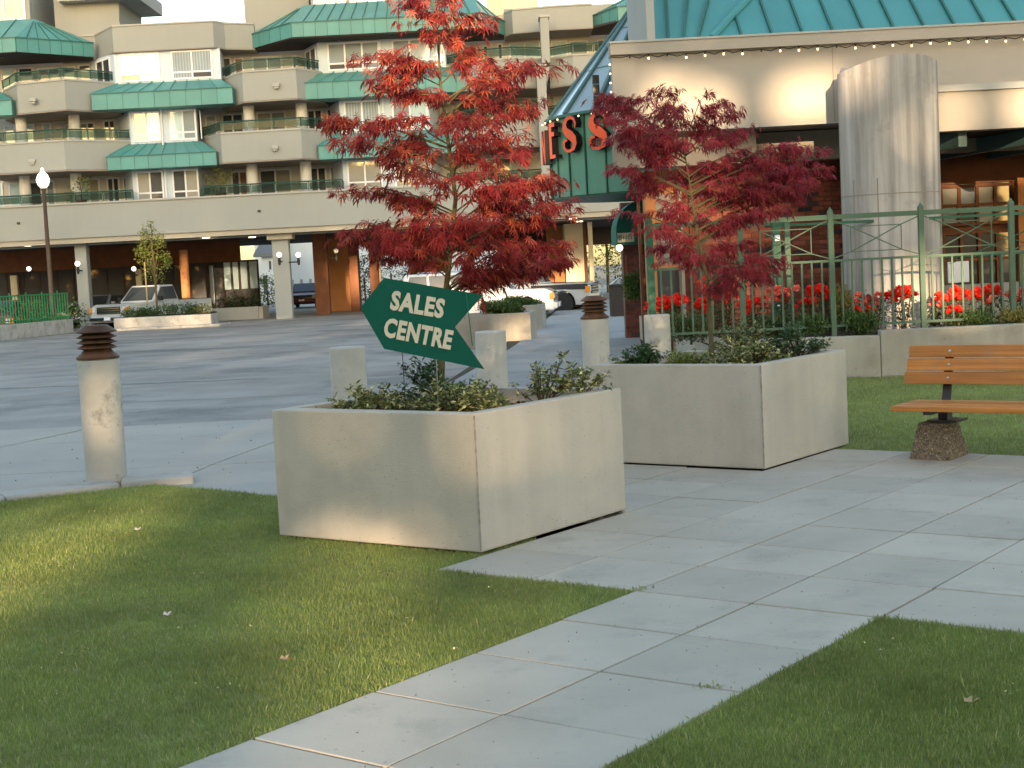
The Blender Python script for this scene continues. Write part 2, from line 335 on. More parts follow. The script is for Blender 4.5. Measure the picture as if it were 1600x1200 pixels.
def inst_mesh(name, tv, tf, R, loc, sc, m_, parent=None, kind=None):
    """one mesh of many small copies of a template (leaves, blades, pebbles)"""
    tv = np.asarray(tv, float); tf = np.asarray(tf, int); n = len(loc); k = len(tv)
    V = np.einsum('nij,kj->nki', R, tv) * np.asarray(sc).reshape(n, 1, 1) + np.asarray(loc)[:, None, :]
    org = Vector((0, 0, 0)) if parent is None else ORG[parent.name]
    V = V.reshape(-1, 3) - np.array(org)
    Fc = (tf[None] + (np.arange(n) * k)[:, None, None]).reshape(-1, tf.shape[1])
    me = bpy.data.meshes.new(name); me.vertices.add(len(V)); me.vertices.foreach_set('co', V.astype(np.float32).ravel())
    me.loops.add(Fc.size); me.loops.foreach_set('vertex_index', Fc.astype(np.int32).ravel())
    me.polygons.add(len(Fc)); me.polygons.foreach_set('loop_start', (np.arange(len(Fc)) * tf.shape[1]).astype(np.int32))
    me.update(calc_edges=True); me.validate(); me.materials.append(m_)
    o = bpy.data.objects.new(name, me); link(o, parent, org)
    if kind: o['kind'] = kind
    return o
def text_mesh(txt, size, depth, name, bold=0.0, spacing=1.0):
    cu = bpy.data.curves.new(name, 'FONT'); cu.body = txt; cu.size = size; cu.extrude = depth; cu.offset = bold; cu.space_character = spacing; cu.resolution_u = 3
    cu.align_x = 'LEFT'; t = bpy.data.objects.new(name, cu); COL.objects.link(t)
    dg = bpy.context.evaluated_depsgraph_get(); me = bpy.data.meshes.new_from_object(t.evaluated_get(dg)); COL.objects.unlink(t); bpy.data.objects.remove(t)
    return me
# ================================================================== GROUND
mb = MB(); mb.poly([(-900, -120, -0.30), (900, -120, -0.30), (900, 1500, -0.30), (-900, 1500, -0.30)])
structure(mb.build('ground', m_ground))
mb = MB()
rows = [(9.5, -0.05), (14, -0.05), (22, -0.09), (30, -0.12), (60, -0.13), (112, -0.13)]
for (v0, z0), (v1, z1) in zip(rows, rows[1:]):
    for u0, u1 in ((-60, -20), (-20, 0), (0, 12)):
        mb.poly([(u0, v0, z0), (u1, v0, z0), (u1, v1, z1), (u0, v1, z1)])
lot = structure(mb.build('parking_lot', m_asphalt))
# tar-sealed cracks and old asphalt seams
def zlot(v):
    for (v0, z0), (v1, z1) in zip(rows, rows[1:]):
        if v <= v1: return z0 + (z1 - z0) * (v - v0) / (v1 - v0)
    return -0.13
def strip(pts, wd, z_off, name, m_, parent):
    mb = MB(); P = [Vector((p[0], p[1], zlot(p[1]) + z_off)) for p in pts]
    for a, b in zip(P, P[1:]):
        d = (b - a); nrm = Vector((-d.y, d.x, 0)).normalized() * wd / 2
        mb.poly([a - nrm, b - nrm, b + nrm, a + nrm])
    return mb.build(name, m_, parent)
def wig(p0, p1, n=14, am=0.1):
    return [(p0[0] + (p1[0] - p0[0]) * i / n + random.uniform(-am, am), p0[1] + (p1[1] - p0[1]) * i / n + random.uniform(-am, am)) for i in range(n + 1)]
for a, b, wd in (((-14, 38.9), (-5, 36.9), .10), ((-13, 31.3), (-6.2, 30.2), .05), ((-11, 25.9), (-4, 24.6), .07), ((-16, 47.6), (-7, 45.5), .14), ((-6, 43), (-1, 40), .07), ((-9, 21.2), (-1.5, 20.3), .035)):
    strip(wig(a, b), wd, 0.005, 'asphalt_seam', m_tar, lot)
# concrete driveway apron, panel by panel
def zdr(v): return -0.03 if v < 14 else -0.03 - (v - 14) * 0.008
mbp = MB()
apron = structure(MB().poly([(-9, 9.2, -0.043), (3.2, 9.2, -0.043), (3.2, 14.0, -0.043), (-9, 14.0, -0.043)]).build('driveway_apron', m_tar))
def slab(poly, name, m_, parent, z, gap=0.012, th=0.03):
    c = Vector((sum(p[0] for p in poly) / len(poly), sum(p[1] for p in poly) / len(poly)))
    q = []
    for p in poly:
        d = Vector(p) - c; L = d.length; q.append(tuple(c + d * (1 - gap / L)))
    return MB().prism(q, (lambda p: z(p[1]) - th), (lambda p: z(p[1]))).build(name, m_, parent)
ux = [-15, -9.5, -6.2, -3.1, -0.2, 3.3]
for i in range(len(ux) - 1):
    for j, (va, vb) in enumerate(((9.3, 12.9), (12.9, 15.4), (15.4, 17.6 - 0.25 * i))):
        sh = 0.45
        P = [(ux[i] + sh * j, va - 0.06 * i), (ux[i + 1] + sh * j, va - 0.06 * (i + 1)), (ux[i + 1] + sh * (j + 1), vb - 0.06 * (i + 1)), (ux[i] + sh * (j + 1), vb - 0.06 * i)]
        slab(P, 'concrete_slab', m_drive, apron, zdr)
# sidewalk towards the arcade
def swl(v): return 0.06 + (v - 28.8) * 0.0732 if v > 28.8 else 0.06 - (28.8 - v) * 0.11
def swr(v): return 2.55 + (v - 28.8) * 0.08 if v > 22 else 2.0 + (v - 17) * 0.0
side = structure(MB().poly([(swl(17), 17, -0.014), (swr(17), 17, -0.014), (swr(64), 64, -0.02), (swl(64), 64, -0.02)]).build('sidewalk', m_joint))
vs = [17, 19.4, 22, 24.6, 27.2, 30, 33, 36, 39, 42, 45, 48, 51.5, 55, 59, 63.5]
for a, b in zip(vs, vs[1:]):
    slab([(swl(a), a), (swr(a) + 0.02, a), (swr(b) + 0.02, b), (swl(b), b)], 'walk_slab', m_walk, side, lambda v: 0.0, th=0.16)
# paved plaza and garden walk
S = 0.61
pave = structure(MB().poly([g(-1.222, -0.0, -0.012), g(8.6, -0.0, -0.012), g(8.6, 4.87, -0.012), g(-3.65, 4.87, -0.012), g(-3.65, 1.9, -0.012), g(-1.222, 1.9, -0.012)]).build('paving', m_joint))
walk2 = structure(MB().poly([g(0, -7.3, -0.012), g(1.22, -7.3, -0.012), g(1.22, -0.001, -0.012), g(0, -0.001, -0.012)]).build('garden_walk', m_joint))
pm = MB().box(-S / 2 + 0.006, S / 2 - 0.006, -S / 2 + 0.006, S / 2 - 0.006, -0.05, 0.0)
tile0 = pm.build('paver', m_paver, pave, bevel=0.004); first = True
for a in range(-8, 14):
    for b in list(range(0, 8)) + list(range(-12, 0)):
        if b < 0 and a not in (0, 1): continue
        cx, cy = (a + 0.5) * S, (b + 0.5) * S
        if -2.75 < cx < -1.3 and 0.4 < cy < 1.8: continue
        if cx < -1.22 and cy < 1.85: continue
        if cx < -3.6: continue
        if -2.7 < cx < -1.3 and 3.7 < cy < 5.1: continue
        u_, v_ = g(cx, cy)
        if v_ < 3.0 or abs(u_) > 0.36 * v_ + 1.6: continue
        o = tile0 if first else tile0.copy()
        if not first: COL.objects.link(o)
        first = False
        o.parent = pave if b >= 0 else walk2
        o.location = (u_, v_, random.uniform(-0.0025, 0.0025)); o.rotation_euler = (random.uniform(-.002, .002), random.uniform(-.002, .002), YAW + random.uniform(-.003, .003))
# lawns
def lawn_poly(pts, name):
    return structure(MB().prism(pts, -0.25, -0.008).build(name, m_lawn))
L_left = [g(-.004, -9.5), g(-.004, -.004), g(-1.224, -.004), g(-1.224, 0.9), g(-2.6, 1.7), (-1.75, 10.50), (-2.35, 11.05), (-2.85, 11.42), (-3.85, 10.88), (-5.6, 9.9), (-9.5, 7.9), (-9.5, 1)]
L_right = [g(1.224, -9.5), g(9, -9.5), g(9, -.004), g(1.224, -.004)]
L_back = [g(-2.2, 4.885), g(9, 4.885), (12, 17.9), (2.2, 17.9)]
lawn_poly(L_left, 'lawn'); lawn_poly(L_right, 'lawn_right'); lawn_poly(L_back, 'lawn_back')
# kerb along the drive
kb = thing('lawn_kerb', 'worn pale concrete kerb between the lawn and the drive, ending by the left light bollard', 'kerb', (-4, 11, 0))
kp = [(-9.6, 8.02), (-5.6, 10.0), (-3.85, 10.98), (-3.1, 11.42), (-2.55, 11.56)]
for i in range(len(kp) - 1):
    a, b = kp[i], kp[i + 1]
    mb = MB().seg(a, b, 0.0, math.hypot(b[0] - a[0], b[1] - a[1]) - 0.008, -0.32, 0.0, -0.1, 0.025 if i < 3 else 0.035)
    mb.build('kerb_stone', m_kerb, kb, bevel=0.02)
# ================================================================== APARTMENT BUILDING (far)
AB = thing('apartment_building', 'four storey stucco apartment block with teal awnings and white bays above an arcade', 'building', (-8, 64, -0.13))
def PX(px, v, z): return (X(px, v, z), v)
def wall(pts, z0, z1, name='wall', m_=None, th=0.3, cap=None):
    n = len(pts); P = [PX(p[0], p[1], z1) for p in pts]
    o = MB().prism([*P] + [(p[0], p[1] + th) for p in reversed(P)], z0, z1).build(name, m_ or m_stucco_far, AB)
    if cap:
        MB().prism([(p[0], p[1] - 0.05) for p in P] + [(p[0], p[1] + th + 0.02) for p in reversed(P)], z1, z1 + 0.07).build('coping', cap, AB)
    return P
def window(par, a, b, z0, z1, kinds, transom=0.0, fr=None, d=0.05, fw=0.07):
    """a,b = plan points; kinds: one letter per column; transom = height fraction of the lower row"""
    L = math.hypot(b[0] - a[0], b[1] - a[1]); n = len(kinds); f = MB(); fr = fr or m_white
    f.seg(a, b, 0, L, 0.01, d, z0, z0 + fw).seg(a, b, 0, L, 0.01, d, z1 - fw, z1)
    for i in range(n + 1):
        c = L * i / n; lo = max(0, c - fw / 2); hi = min(L, c + fw / 2)
        if i == 0: lo, hi = 0, fw
        if i == n: lo, hi = L - fw, L
        f.seg(a, b, lo, hi, 0.01, d + 0.004, z0 + fw, z1 - fw)
    zt = z0 + (z1 - z0) * transom
    if transom: f.seg(a, b, fw, L - fw, 0.01, d - 0.004, zt - fw / 2, zt + fw / 2)
    wo = f.build('window', fr, par)
    for i, k in enumerate(kinds):
        a0, a1 = L * i / n + fw * .5, L * (i + 1) / n - fw * .5
        if transom:
            MB().seg(a, b, a0, a1, 0.012, 0.024, zt, z1 - 0.02).build('pane', PANES[k.lower()], wo)
            MB().seg(a, b, a0, a1, 0.012, 0.024, z0 + 0.02, zt).build('pane', PANES['d' if k.isupper() else k], wo)
        else: MB().seg(a, b, a0, a1, 0.012, 0.024, z0 + 0.02, z1 - 0.02).build('pane', PANES[k.lower()], wo)
    return wo
def fwin(x0, x1, z0, z1, kinds, v, transom=0.0, v1=None):
    zm = (z0 + z1) / 2
    return window(AB, PX(x0, v, zm), PX(x1, v1 or v, zm), z0, z1, kinds, transom)
def railing(pts, z, h=0.43, gap=1.15):
    P = [PX(p[0], p[1] + 0.12, z) for p in pts]
    r = MB().tube([(p[0], p[1], z + h) for p in P], 0.035, 6).build('railing', m_rail, AB)
    for a, b in zip(P, P[1:]):
        L = math.hypot(b[0] - a[0], b[1] - a[1]); n = max(1, round(L / gap))
        for i in range(n):
            MB().seg(a, b, L * i / n - 0.02, L * i / n + 0.02, -0.02, 0.02, z + 0.07, z + h).build('rail_post', m_rail, r)
            MB().seg(a, b, L * i / n + 0.04, L * (i + 1) / n - 0.04, -0.006, 0.006, z + 0.1, z + h - 0.05).build('glass_panel', m_railglass, r)
def awning(x0, x1, t0, t1, zb, zm, zt, v=62.2, vb=63.25, n=9):
    A0, A1 = X(x0, v, zm), X(x1, v, zm); T0, T1 = X(t0, vb, zt), X(t1, vb, zt)
    base = MB(); base.poly([(A0, v, zb), (A0, v, zm), (A0, vb + .3, zm), (A0, vb + .3, zb)]).poly([(A1, v, zm), (A1, v, zb), (A1, vb + .3, zb), (A1, vb + .3, zm)])
    base.poly([(A0, v, zm), (T0, vb, zt), (A0, vb + .3, zm)]).poly([(T1, vb, zt), (A1, v, zm), (A1, vb + .3, zm)]).poly([(A0, v, zb), (A0, vb + .3, zb), (A1, vb + .3, zb), (A1, v, zb)])
    o = base.build('awning', m_teal, AB)
    for i in range(n):
        a, b = A0 + (A1 - A0) * i / n, A0 + (A1 - A0) * (i + 1) / n
        c, d = T0 + (T1 - T0) * i / n, T0 + (T1 - T0) * (i + 1) / n
        mb = MB().box(a + .012, b - .012, v - 0.012, v + 0.01, zb, zm)
        mb.poly([(a, v - 0.012, zm + .005), (b, v - 0.012, zm + .005), (d, vb, zt), (c, vb, zt)])
        mb.hexa([(a - .02, v - .03, zm), (a + .02, v - .03, zm), (c + .02, vb, zt), (c - .02, vb, zt), (a - .02, v - .03, zm + .05), (a + .02, v - .03, zm + .05), (c + .02, vb, zt + .05), (c - .02, vb, zt + .05)])
        mb.build('panel', m_teal, o)
        MB().box(a - .012, a + .012, v - .02, v + .012, zb, zm).build('seam', m_tealdk, o)
    MB().box(A0 - .03, A1 + .03, v - .04, v - .015, zm - .03, zm + .02).build('drip_edge', m_tealdk, o)
def facerow(A, B, zb, zm, T0, T1, zt, name='roof', n=6, m_=None):
    """one face of a metal roof: a fascia strip A-B and the slope above it up to T0-T1"""
    m_ = m_ or m_teal
    dx, dy = B[0] - A[0], B[1] - A[1]; L = math.hypot(dx, dy)
    o = MB().poly([(*A, zm), (*B, zm), T1, T0] if T0 != T1 else [(*A, zm), (*B, zm), T0]).build(name, m_, AB)
    for i in range(n):
        MB().seg(A, B, L * i / n + .012, L * (i + 1) / n - .012, 0, 0.02, zb, zm).build('panel', m_, o)
        MB().seg(A, B, L * i / n - .012, L * i / n + .012, 0, 0.028, zb, zm).build('seam', m_tealdk, o)
        if i:
            p = Vector((A[0] + dx * i / n, A[1] + dy * i / n, zm)); t0, t1 = Vector(T0), Vector(T1); q = t0 + (t1 - t0) * i / n
            if T0 == T1: q = p.lerp(t0, 0.8) if i > 1 else p.lerp(t0, .85)
            MB().tube([p + Vector((0, -.02, .02)), q + Vector((0, -.02, .02))], 0.022, 4).build('seam', m_tealdk, o)
    MB().seg(A, B, 0, L, 0.03, 0.05, zm - .04, zm + .02).build('drip_edge', m_tealdk, o)
    return o
VB = 65.2
ZF0, ZF1 = 3.72, 5.12
uL, uR = -27.0, 7.5
# the wall behind the balconies, storey by storey
MB().box(uL, uR, VB, VB + 0.4, 3.5, 11.55).build('wall', m_recess, AB)
MB().box(uL, uR, 62.0, 62.4, ZF0, ZF1).build('fascia', m_stucco_far, AB)
MB().box(uL, uR, 61.93, 62.45, ZF1, ZF1 + 0.07).build('coping', m_ledge, AB)
MB().box(uL, uR, 62.10, 62.45, 3.50, ZF0).build('fascia', m_lip, AB)
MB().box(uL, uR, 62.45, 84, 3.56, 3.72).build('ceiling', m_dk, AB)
MB().box(uL, uR, 62.4, VB, 5.0, 5.05).build('balcony_floor', m_soffit, AB)
# small drain stubs on the fascia
for px in (29, 405): MB().box(X(px, 62, 4.5) - .06, X(px, 62, 4.5) + .06, 61.93, 62.0, 4.42, 4.5).build('scupper', m_iron, AB)
# balcony parapets (px bearing, distance)
L4a = [(5, 64.2), (26, 62.2), (100, 61.5), (182, 63.4)]; L4b = [(345, 64.0), (378, 62.0), (462, 61.7), (504, 63.3)]
L3a = [(-40, 62.0), (100, 61.6), (212, 63.4)]; L3b = [(318, 64.0), (345, 62.0), (470, 61.7), (522, 63.3)]
L4c = [(697, 63.3), (745, 62.0), (800, 61.6), (852, 62.4)]; L4d = [(858, 62.4), (895, 61.6), (960, 61.6), (1010, 62.5)]
L3c = [(690, 63.3), (745, 62.0), (800, 61.7), (852, 62.4)]; L3d = [(858, 62.4), (895, 61.6), (1000, 61.6)]
for pts, z0, z1 in ((L4a, 9.02, 10.2), (L4b, 9.02, 10.2), (L3a, 6.55, 7.72), (L3b, 6.55, 7.72), (L4c, 9.02, 10.15), (L4d, 9.02, 10.15), (L3c, 6.6, 7.72), (L3d, 6.6, 7.72)):
    P = wall(pts, z0, z1, 'parapet', m_stucco_far, 0.25, m_ledge)
    MB().prism(P + [(P[-1][0], VB), (P[0][0], VB)], z0 - 0.06, z0 - 0.01).build('balcony_soffit', m_soffit, AB)
    MB().prism([(p[0], p[1] + .25) for p in P] + [(P[-1][0], VB), (P[0][0], VB)], z1 - .62, z1 - .5).build('balcony_floor', m_soffit, AB)
    railing(pts, z1 + 0.07)
railing([(-40, 62.0), (70, 62.0), (208, 62.0), (209, 63.4)], ZF1 + .05)
railing([(317, 63.4), (318, 62.0), (430, 62.0), (535, 62.0), (536, 63.3)], ZF1 + .05)
railing([(700, 62.0), (850, 62.0)], ZF1 + .05)
# roof parapets
for pts, z1 in (([(95, 65.0), (148, 65.0), (175, 63.0), (332, 63.0), (350, 63.6), (396, 64.2)], 12.52), ([(787, 64.2), (800, 63.4), (870, 63.0), (925, 63.0)], 12.42)):
    P = wall(pts, 11.48, z1, 'roof_parapet', m_stucco_far, 0.3, m_ledge)
    MB().prism(P + [(P[-1][0], VB + 1), (P[0][0], VB + 1)], 11.44, 11.475).build('soffit', m_soffit, AB)
# bays clad in white siding
def bay(x0, x1, c0, c1, z0, z1):
    P = [PX(c0, VB, z0), PX(x0, 63.2, z0), PX(x1, 63.2, z0), PX(c1, VB, z0)]
    MB().prism(P, z0, z1).build('bay', m_siding, AB); return P
B = bay(181, 346, 142, 352, 10.15, 11.46)
window(AB, (B[0][0] * .7 + B[1][0] * .3, B[0][1] * .7 + B[1][1] * .3), (B[0][0] * .15 + B[1][0] * .85, B[0][1] * .15 + B[1][1] * .85), 10.2, 11.35, 'dd')
fwin(187, 250, 10.22, 11.42, 'Ww', 63.2, .25); fwin(268, 332, 10.22, 11.42, 'cC', 63.2, .25)
B = bay(205, 309, 187, 320, 7.6, 9.0); fwin(208, 251, 7.68, 8.95, 'bw', 63.2, .25); fwin(265, 307, 7.68, 8.95, 'wb', 63.2, .25)
window(AB, (B[2][0] + .1, B[2][1] + .2), (B[3][0] - .05, B[3][1] - .1), 7.7, 8.9, 'd')
B = bay(210, 312, 198, 326, 5.12, 6.5); fwin(214, 256, 5.2, 6.44, 'yd', 63.2, .25); fwin(270, 311, 5.2, 6.44, 'dy', 63.2, .25)
B = bay(498, 697, 476, 716, 10.15, 11.5)
window(AB, (B[0][0] * .8 + B[1][0] * .2, B[0][1] * .8 + B[1][1] * .2), (B[0][0] * .08 + B[1][0] * .92, B[0][1] * .08 + B[1][1] * .92), 10.2, 11.35, 'dd')
fwin(512, 593, 10.25, 11.42, 'BBb', 63.2, .25); fwin(613, 695, 10.25, 11.42, 'bbc', 63.2, .25)
B = bay(533, 672, 518, 690, 7.6, 9.0); fwin(538, 594, 7.68, 8.95, 'cc', 63.2); fwin(613, 668, 7.68, 8.95, 'bw', 63.2, .25)
B = bay(538, 676, 522, 692, 5.12, 6.5); fwin(543, 598, 5.2, 6.44, 'yy', 63.2, .25); fwin(617, 672, 5.2, 6.44, 'yb', 63.2, .25)
# doors and windows on the recessed walls
for x0, x1, z0, z1, k in ((3, 27, 9.9, 11.35, 'w'), (30, 54, 9.75, 11.35, 'k'), (60, 95, 9.9, 11.3, 'od'), (97, 120, 9.9, 11.3, 'b'), (124, 144, 9.75, 11.35, 'k'), (152, 162, 9.8, 11.3, 'd'),
                          (349, 363, 9.8, 11.35, 'd'), (367, 382, 9.8, 11.3, 'o'), (395, 442, 9.75, 11.3, 'bb'), (457, 465, 9.9, 11.3, 'd'),
                          (8, 26, 7.3, 8.9, 'w'), (38, 56, 7.3, 8.9, 'w'), (68, 82, 7.3, 8.9, 'w'), (103, 111, 7.5, 8.8, 'b'), (126, 150, 7.3, 8.85, 'bd'), (163, 182, 7.3, 8.9, 'kk'), 
                          (322, 340, 7.3, 8.9, 'b'), (348, 382, 7.3, 8.9, 'kd'), (402, 448, 7.3, 8.9, 'yb'), (481, 505, 7.4, 8.9, 'kk'), (511, 524, 7.4, 8.9, 'd'),
                          (-10, 6, 5.1, 6.4, 'w'), (15, 36, 5.1, 6.4, 'w'), (45, 67, 5.1, 6.4, 'k'), (73, 87, 5.1, 6.4, 'b'), (124, 157, 5.1, 6.4, 'wy'), (168, 188, 5.1, 6.4, 'dk'), (193, 203, 5.1, 6.4, 'd'),
                          (362, 388, 5.1, 6.4, 'do'), (406, 456, 5.1, 6.4, 'dy'), (484, 511, 5.1, 6.4, 'dk'), (516, 530, 5.1, 6.4, 'y'),
                          (714, 722, 9.8, 11.3, 'k'), (734, 746, 9.8, 11.3, 'd'), (755, 764, 9.8, 11.3, 'd'), (778, 787, 9.6, 11.35, 'k'), (796, 846, 9.6, 11.35, 'ww'), (862, 888, 9.6, 11.35, 'w'), (890, 920, 9.6, 11.3, 'b'), (934, 946, 9.6, 11.3, 'd'), (962, 980, 9.6, 11.3, 'b'),
                          (824, 846, 7.2, 8.9, 'b'), (866, 890, 7.2, 8.9, 'w'), (770, 800, 7.2, 8.9, 'y'), (715, 745, 7.2, 8.9, 'd'), (760, 800, 5.1, 6.4, 'yd')):
    fwin(x0, x1, z0, z1, k, VB)
# round columns of the balconies and pilaster
for px, z0, z1 in ((32, 7.2, 9.0), (115, 7.2, 9.0), (388, 7.2, 9.0), (470, 7.2, 9.0), (38, 5.1, 6.5), (118, 5.1, 6.5), (393, 5.1, 6.5), (477, 5.1, 6.5)):
    MB().lathe([(0.24, z0), (0.24, z1)], (X(px, 63.2, z1), 63.2), 14).build('column', m_recess, AB, smooth=True)
for (x0, x1, z0, z1) in ((847, 860, 9.9, 11.75), (849, 863, 3.8, 9.75)):
    MB().box(X(x0, 61.5, z0), X(x1, 61.5, z0), 61.4, 62.6, z0, z1).build('pilaster', m_stucco_far, AB)
    MB().box(X(x0, 61.5, z0) - .05, X(x1, 61.5, z0) + .05, 61.35, 62.65, z1, z1 + .1).build('pilaster_cap', m_ledge, AB)
# awnings
awning(142, 363, 186, 345, 9.0, 9.66, 10.18); awning(167, 338, 203, 315, 6.48, 7.03, 7.6, n=8)
awning(471, 737, 505, 705, 9.0, 9.68, 10.2, n=11); awning(497, 712, 530, 690, 6.48, 7.05, 7.62, n=9)
awning(-120, 18, -90, -2, 8.98, 9.6, 10.15, n=6)
# metal roofs
def q3(px, v, z): return (X(px, v, z), v, z)
T = q3(54, 64.0, 13.2)
facerow(PX(-60, 61.8, 12), PX(24, 61.8, 12), 11.5, 12.1, q3(-60, 64, 13.2), T, 13.2, n=4); facerow(PX(24, 61.8, 12), PX(146, 64.2, 12), 11.5, 12.1, T, T, 13.2, n=7)
T0, T1 = q3(476, 64.0, 13.2), q3(738, 64.0, 13.2)
facerow(PX(389, 64.4, 12), PX(455, 61.8, 12), 11.52, 12.12, T0, T0, 13.2, n=4); facerow(PX(455, 61.8, 12), PX(753, 61.8, 12), 11.52, 12.12, T0, T1, 13.2, n=16); facerow(PX(753, 61.8, 12), PX(788, 64.2, 12), 11.52, 12.12, T1, T1, 13.2, n=3)
T0 = q3(1010, 64.0, 13.2)
facerow(PX(917, 64.3, 12), PX(965, 61.8, 12), 11.52, 12.1, T0, T0, 13.2, n=4); facerow(PX(965, 61.8, 12), PX(1060, 61.8, 12), 11.52, 12.1, T0, q3(1060, 64, 13.2), 13.2, n=5)
for x0, x1, xb in ((-60, 24, 146), (455, 753, 788), (965, 1060, 1060)):
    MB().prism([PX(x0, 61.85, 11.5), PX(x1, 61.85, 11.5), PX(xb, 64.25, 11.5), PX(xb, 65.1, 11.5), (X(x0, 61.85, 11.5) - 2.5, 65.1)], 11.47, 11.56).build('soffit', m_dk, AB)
    for k_ in range(2):
        xx = x0 + (x1 - x0) * (0.25 + .5 * k_); MB().lathe([(0.07, 11.47), (0.07, 11.488)], PX(xx, 63.0, 11.5), 10).build('downlight', m_globe_off, AB)
# penthouse volumes
def block(x0, x1, v0, v1, z0, z1, name='penthouse', m_=None): return MB().box(X(x0, v0, z0), X(x1, v0, z0), v0, v1, z0, z1).build(name, m_ or m_stucco_far, AB)
block(-70, 48, 64.3, 70, 13.1, 16.2); fwin(-30, 38, 13.25, 15.5, 'bb', 64.3)
P = [(X(x, 65.4, z), z) for x, z in ((101, 12.4), (200, 12.4), (190, 12.75), (186, 13.2), (186, 14.1), (92, 14.1), (92, 13.3), (88, 13.1), (88, 12.9))]
mb_ = MB(); mb_.v = [(p[0], 65.4, p[1]) for p in P] + [(p[0], 69.4, p[1]) for p in P]; n_ = len(P)
mb_.f = [tuple(range(n_))[::-1], tuple(range(n_, 2 * n_))] + [(k_, (k_ + 1) % n_, n_ + (k_ + 1) % n_, n_ + k_) for k_ in range(n_)]
mb_.build('penthouse', m_stucco_far, AB)
block(88, 186, 65.42, 69.3, 12.5, 15.6); block(90, 214, 64.7, 69.5, 14.02, 14.6, 'penthouse_cap', m_ledge)
block(385, 486, 65.3, 70, 12.0, 16); block(486, 705, 64.3, 70, 13.1, 16.0); fwin(488, 540, 13.2, 14.6, 'bb', 64.3); fwin(545, 600, 13.2, 14.6, 'bb', 64.3)
block(788, 1100, 66, 72, 12.3, 12.95); block(762, 842, 67, 71, 12.2, 16, 'penthouse', m_cream)
MB().prism([(X(297, 68, 12.9), 68), (X(336, 68, 12.9), 68), (X(336, 68, 12.9), 68.4), (X(297, 68, 12.9), 68.4)], 12.4, lambda p: 13.5 if p[0] < X(310, 68, 13) else 12.7).build('roof_hatch', m_stucco_far, AB)
MB().box(X(330, 67, 12.7), X(392, 67, 12.7), 67, 69, 12.4, 12.82).build('roof_edge', m_dk, AB)
# wall lights on parapets
for px, z, v in ((52, 9.45, 61.75), (51, 6.95, 61.75), (432, 9.55, 61.72), (430, 7.0, 61.72)):
    MB().box(X(px, v, z) - .14, X(px, v, z) + .14, v - .14, v + .1, z - .03, z + .12).box(X(px, v, z) - .09, X(px, v, z) + .09, v - .1, v + .1, z - .12, z - .03).build('wall_light', m_ledge, AB, bevel=0.02)
# arcade -----------------------------------------------------------
def acol(x0, x1, v, z1=3.52, m_=None, name='arcade_column', dv=0.5): return MB().box(X(x0, v, 1.5), X(x1, v, 1.5), v, v + dv, -0.13, z1).build(name, m_ or m_stucco_far, AB, bevel=0.02)
acol(121, 139, 62.7); acol(428, 454, 62.7); MB().box(X(417, 62.5, 3.3), X(456, 62.5, 3.3), 62.46, 63.4, 3.25, 3.53).build('capital', m_lip, AB)
acol(491, 513, 66.5, m_=m_brown, name='arcade_pier'); acol(514, 546, 72, m_=m_orange, name='arcade_wall', dv=3); acol(546, 560, 69.5, m_=m_brown, name='arcade_pier', dv=1)
acol(578, 592, 68, m_=m_brown, name='arcade_pier'); acol(592, 595, 68.2, m_=m_cream, name='arcade_trim', dv=.3)
MB().lathe([(0.2, -.13), (0.2, 3.1)], (X(290, 66.5, 1.5), 66.5), 16).build('round_column', m_orange, AB, smooth=True)
MB().box(uL, X(376, 70.9, 2), 70.9, 71.2, 2.55, 3.56).build('sign_band', m_brown, AB)
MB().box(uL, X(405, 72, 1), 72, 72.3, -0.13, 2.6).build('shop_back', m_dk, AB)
x = -40
while x < 400:
    x2 = x + 26; fwv = window(AB, PX(x, 71.2, 1.3), PX(min(x2, 404), 71.2, 1.3), 0.1, 2.56, 'k', .72, m_mull, 0.06, 0.06); x = x2
for px, wd in ((20, 10), (215, 9), (330, 6)):
    MB().box(X(px, 71, 1), X(px + wd, 71, 1), 70.9, 71.15, 0.6, 2.4).build('shop_poster', m_cream if px != 330 else m_pane_blue, AB)
for x0, x1 in ((352, 362), (366, 374), (378, 388), (392, 403)): MB().box(X(x0, 71, 1), X(x1, 71, 1), 71.02, 71.14, 1.2, 2.5).build('shop_reflection', m_pane_white, AB)  # pale panels stand in for white reflections in the shop glass
acol(640, 700, 74, m_=m_brown, name='arcade_wall', dv=.4); acol(788, 856, 76, m_=m_dk, name='arcade_wall', dv=.4)
acol(856, 884, 73, m_=m_orange, name='arcade_wall', dv=.4); acol(884, 913, 71, m_=m_cream, name='arcade_wall', dv=3)
acol(913, 918, 71.2, m_=m_brown, name='arcade_trim', dv=.3); acol(921, 928, 69.5, m_=m_cream, name='arcade_column', dv=.25)
MB().box(X(600, 83, 3), uR, 83, 83.4, 2.6, 3.56).build('arcade_beam', m_dk, AB)
acol(972, 1040, 70, m_=m_dk, name='arcade_wall', dv=.4)
for px, v in ((43, 63.6), (322, 64.8), (394, 67.5), (895, 64.2), (905, 69)):
    MB().lathe([(0.17, 3.535), (0.17, 3.555)], PX(px, v, 3.5), 12).build('downlight', m_spot, AB)
# drain pipes
for px, z0, z1 in ((256, 5.2, 9.0), (602, 5.2, 11.4)): MB().tube([(X(px, 63.1, 7), 63.1, z0), (X(px, 63.1, 7), 63.1, z1)], 0.04, 6).build('downpipe', m_white, AB)
